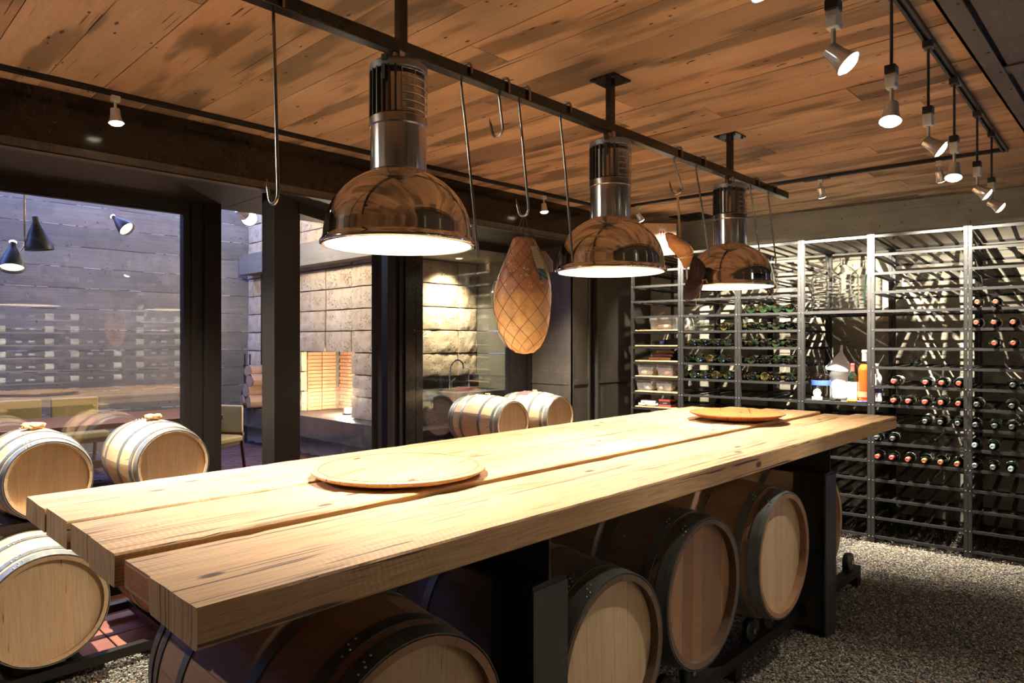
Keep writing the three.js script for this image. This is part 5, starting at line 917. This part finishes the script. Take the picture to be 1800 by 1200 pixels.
{ const t = thing('recessed_light', 'small recessed downlight in the alcove ceiling over the sink', 'downlight', [5.44, 2.56, -6.1]); part(t, 'trim_ring', new THREE.TorusGeometry(0.045, 0.007, 8, 28).rotateX(Math.PI / 2).translate(0, -0.002, 0), M.white); part(t, 'lens', cyl(0.036, 0.036, 0.006, 24, 0, -0.003, 0), M.spotLens); spot(t, V(0, -0.03, 0), V(0.02, -1, -0.24), 24, 0.95, 1, 2, new THREE.Color(1, 0.95, 0.76)); }
{ const t = thing('hearth_light', 'glowing white lamp standing in the fireplace', 'lamp', [5.22, 0.572, -8.05]); part(t, 'base', rbox(0.24, 0.02, 0.12, 0.006, 0, 0.01, 0), M.black); part(t, 'glow_block', rbox(0.2, 0.07, 0.09, 0.02, 0, 0.055, 0, 3), std({ color: 0xffffff, emissive: tone(1, 0.82, 0.5), emissiveIntensity: 9 }));
  const L = new THREE.PointLight(new THREE.Color(1, 0.84, 0.6), 11, 0, 2); L.position.set(-0.06, 0.13, 0); L.castShadow = true; L.shadow.radius = 3; L.name = 'lamp_light'; t.add(L); }
{ const t = thing('fire_tools', 'black fire tool stand with tall handles on the hearth', 'fire tools', [4.78, 0.572, -10.28]); part(t, 'base', merge([cyl(0.12, 0.13, 0.02, 24, 0, 0.01, 0)]), M.black); part(t, 'bin', merge([rbox(0.12, 0.22, 0.12, 0.03, 0.0, 0.13, -0.02), rbox(0.1, 0.14, 0.1, 0.02, 0.02, 0.09, 0.1)]), M.black); for (const [x, z] of [[-0.02, -0.03], [0.02, 0.06]]) part(t, 'handle', rod(V(x, 0.1, z), V(x, 0.8, z), 0.011), M.black); part(t, 'crossbar', rod(V(0, 0.62, -0.12), V(0, 0.62, 0.14), 0.009), M.black); }
{ const bark = M.log, endM = std({ color: tone(0.26, 0.18, 0.11), roughness: 0.9 });
  [[0.09, 0, 'lowest split log, left, in the stack on the hearth', 0.105], [0.3, 0.02, 'lowest split log, right, in the stack on the hearth', 0.10], [0.2, 0.18, 'second split log up in the hearth stack', 0.105], [0.31, 0.34, 'third split log up in the hearth stack', 0.09], [0.22, 0.49, 'topmost split log in the hearth stack', 0.085]].forEach(([dz, dy, l, r], i) => {
    const t = thing('log', l, 'log', [4.72, 0.572 + dy + r * 0.86, -10.02 + dz], 0.12 * (i - 2)); const g = new THREE.CylinderGeometry(r, r * 0.95, 0.34, 9, 4).rotateZ(Math.PI / 2), p = g.attributes.position; for (let k = 0; k < p.count; k++) { const b = 1 + 0.3 * (hash(k % 10, i, 3) - 0.5); p.setY(k, p.getY(k) * b); p.setZ(k, p.getZ(k) * b); } g.computeVertexNormals(); part(t, 'bark', g, bark); part(t, 'cut_end', new THREE.CircleGeometry(r * 0.88, 9).rotateY(-Math.PI / 2).translate(-0.173, 0, 0), endM); }); }
{ const w = struct('trim_2'); part(w, 'log_niche_plate', span(XS - 0.045, XS + 0.02, 0.57, 2.59, -10.08, -9.45), M.black); }
{ // sink counter in the alcove
  const t = thing('sink_counter', 'grey counter with dark undermount sink in the lit stone alcove', 'counter'); part(t, 'worktop', boxUV(merge([span(4.98, 5.15, 0.955, 0.995, -6.37, -5.62), span(5.15, 5.85, 0.955, 0.995, -5.83, -5.62), span(5.15, 5.85, 0.955, 0.995, -6.37, -6.22), span(5.85, 6.03, 0.955, 0.995, -6.37, -5.62)])), textured(T_CONC, { color: tone(0.22, 0.22, 0.2), roughness: 0.3 })); part(t, 'basin', merge([span(5.15, 5.85, 0.76, 0.78, -6.22, -5.83), span(5.14, 5.152, 0.76, 0.96, -6.22, -5.83), span(5.848, 5.86, 0.76, 0.96, -6.22, -5.83), span(5.15, 5.85, 0.76, 0.96, -6.232, -6.22), span(5.15, 5.85, 0.76, 0.96, -5.83, -5.82)]), M.steelBlack); part(t, 'splashback', span(4.98, 6.03, 0.99, 1.14, -6.40, -6.385), M.steelDark); part(t, 'cabinet_front', span(4.98, 6.03, 0.05, 0.955, -5.68, -5.66), M.black);
  const f = thing('faucet', 'tall chrome gooseneck faucet on the alcove counter', 'faucet', [5.46, 0.995, -6.29]); part(f, 'spout', tube([[0, 0, 0], [0, 0.22, 0], [0.02, 0.30, 0.015], [0.08, 0.345, 0.04], [0.145, 0.31, 0.06], [0.16, 0.24, 0.065]], 0.011, 40, 10), M.chrome); part(f, 'body', merge([cyl(0.024, 0.027, 0.07, 20, 0, 0.035, 0), rod(V(0, 0.06, 0), V(0.07, 0.12, 0.02), 0.008)]), M.chrome);
  const s = thing('soap_dispenser', 'slim chrome soap dispenser to the right of the faucet', 'dispenser', [5.77, 0.995, -6.29]); part(s, 'pump', merge([cyl(0.016, 0.018, 0.05, 16, 0, 0.025, 0), cyl(0.006, 0.006, 0.2, 10, 0, 0.14, 0), rod(V(0, 0.235, 0), V(-0.05, 0.23, 0.03), 0.006)]), M.chrome); }

renderer.render(scene, camera);
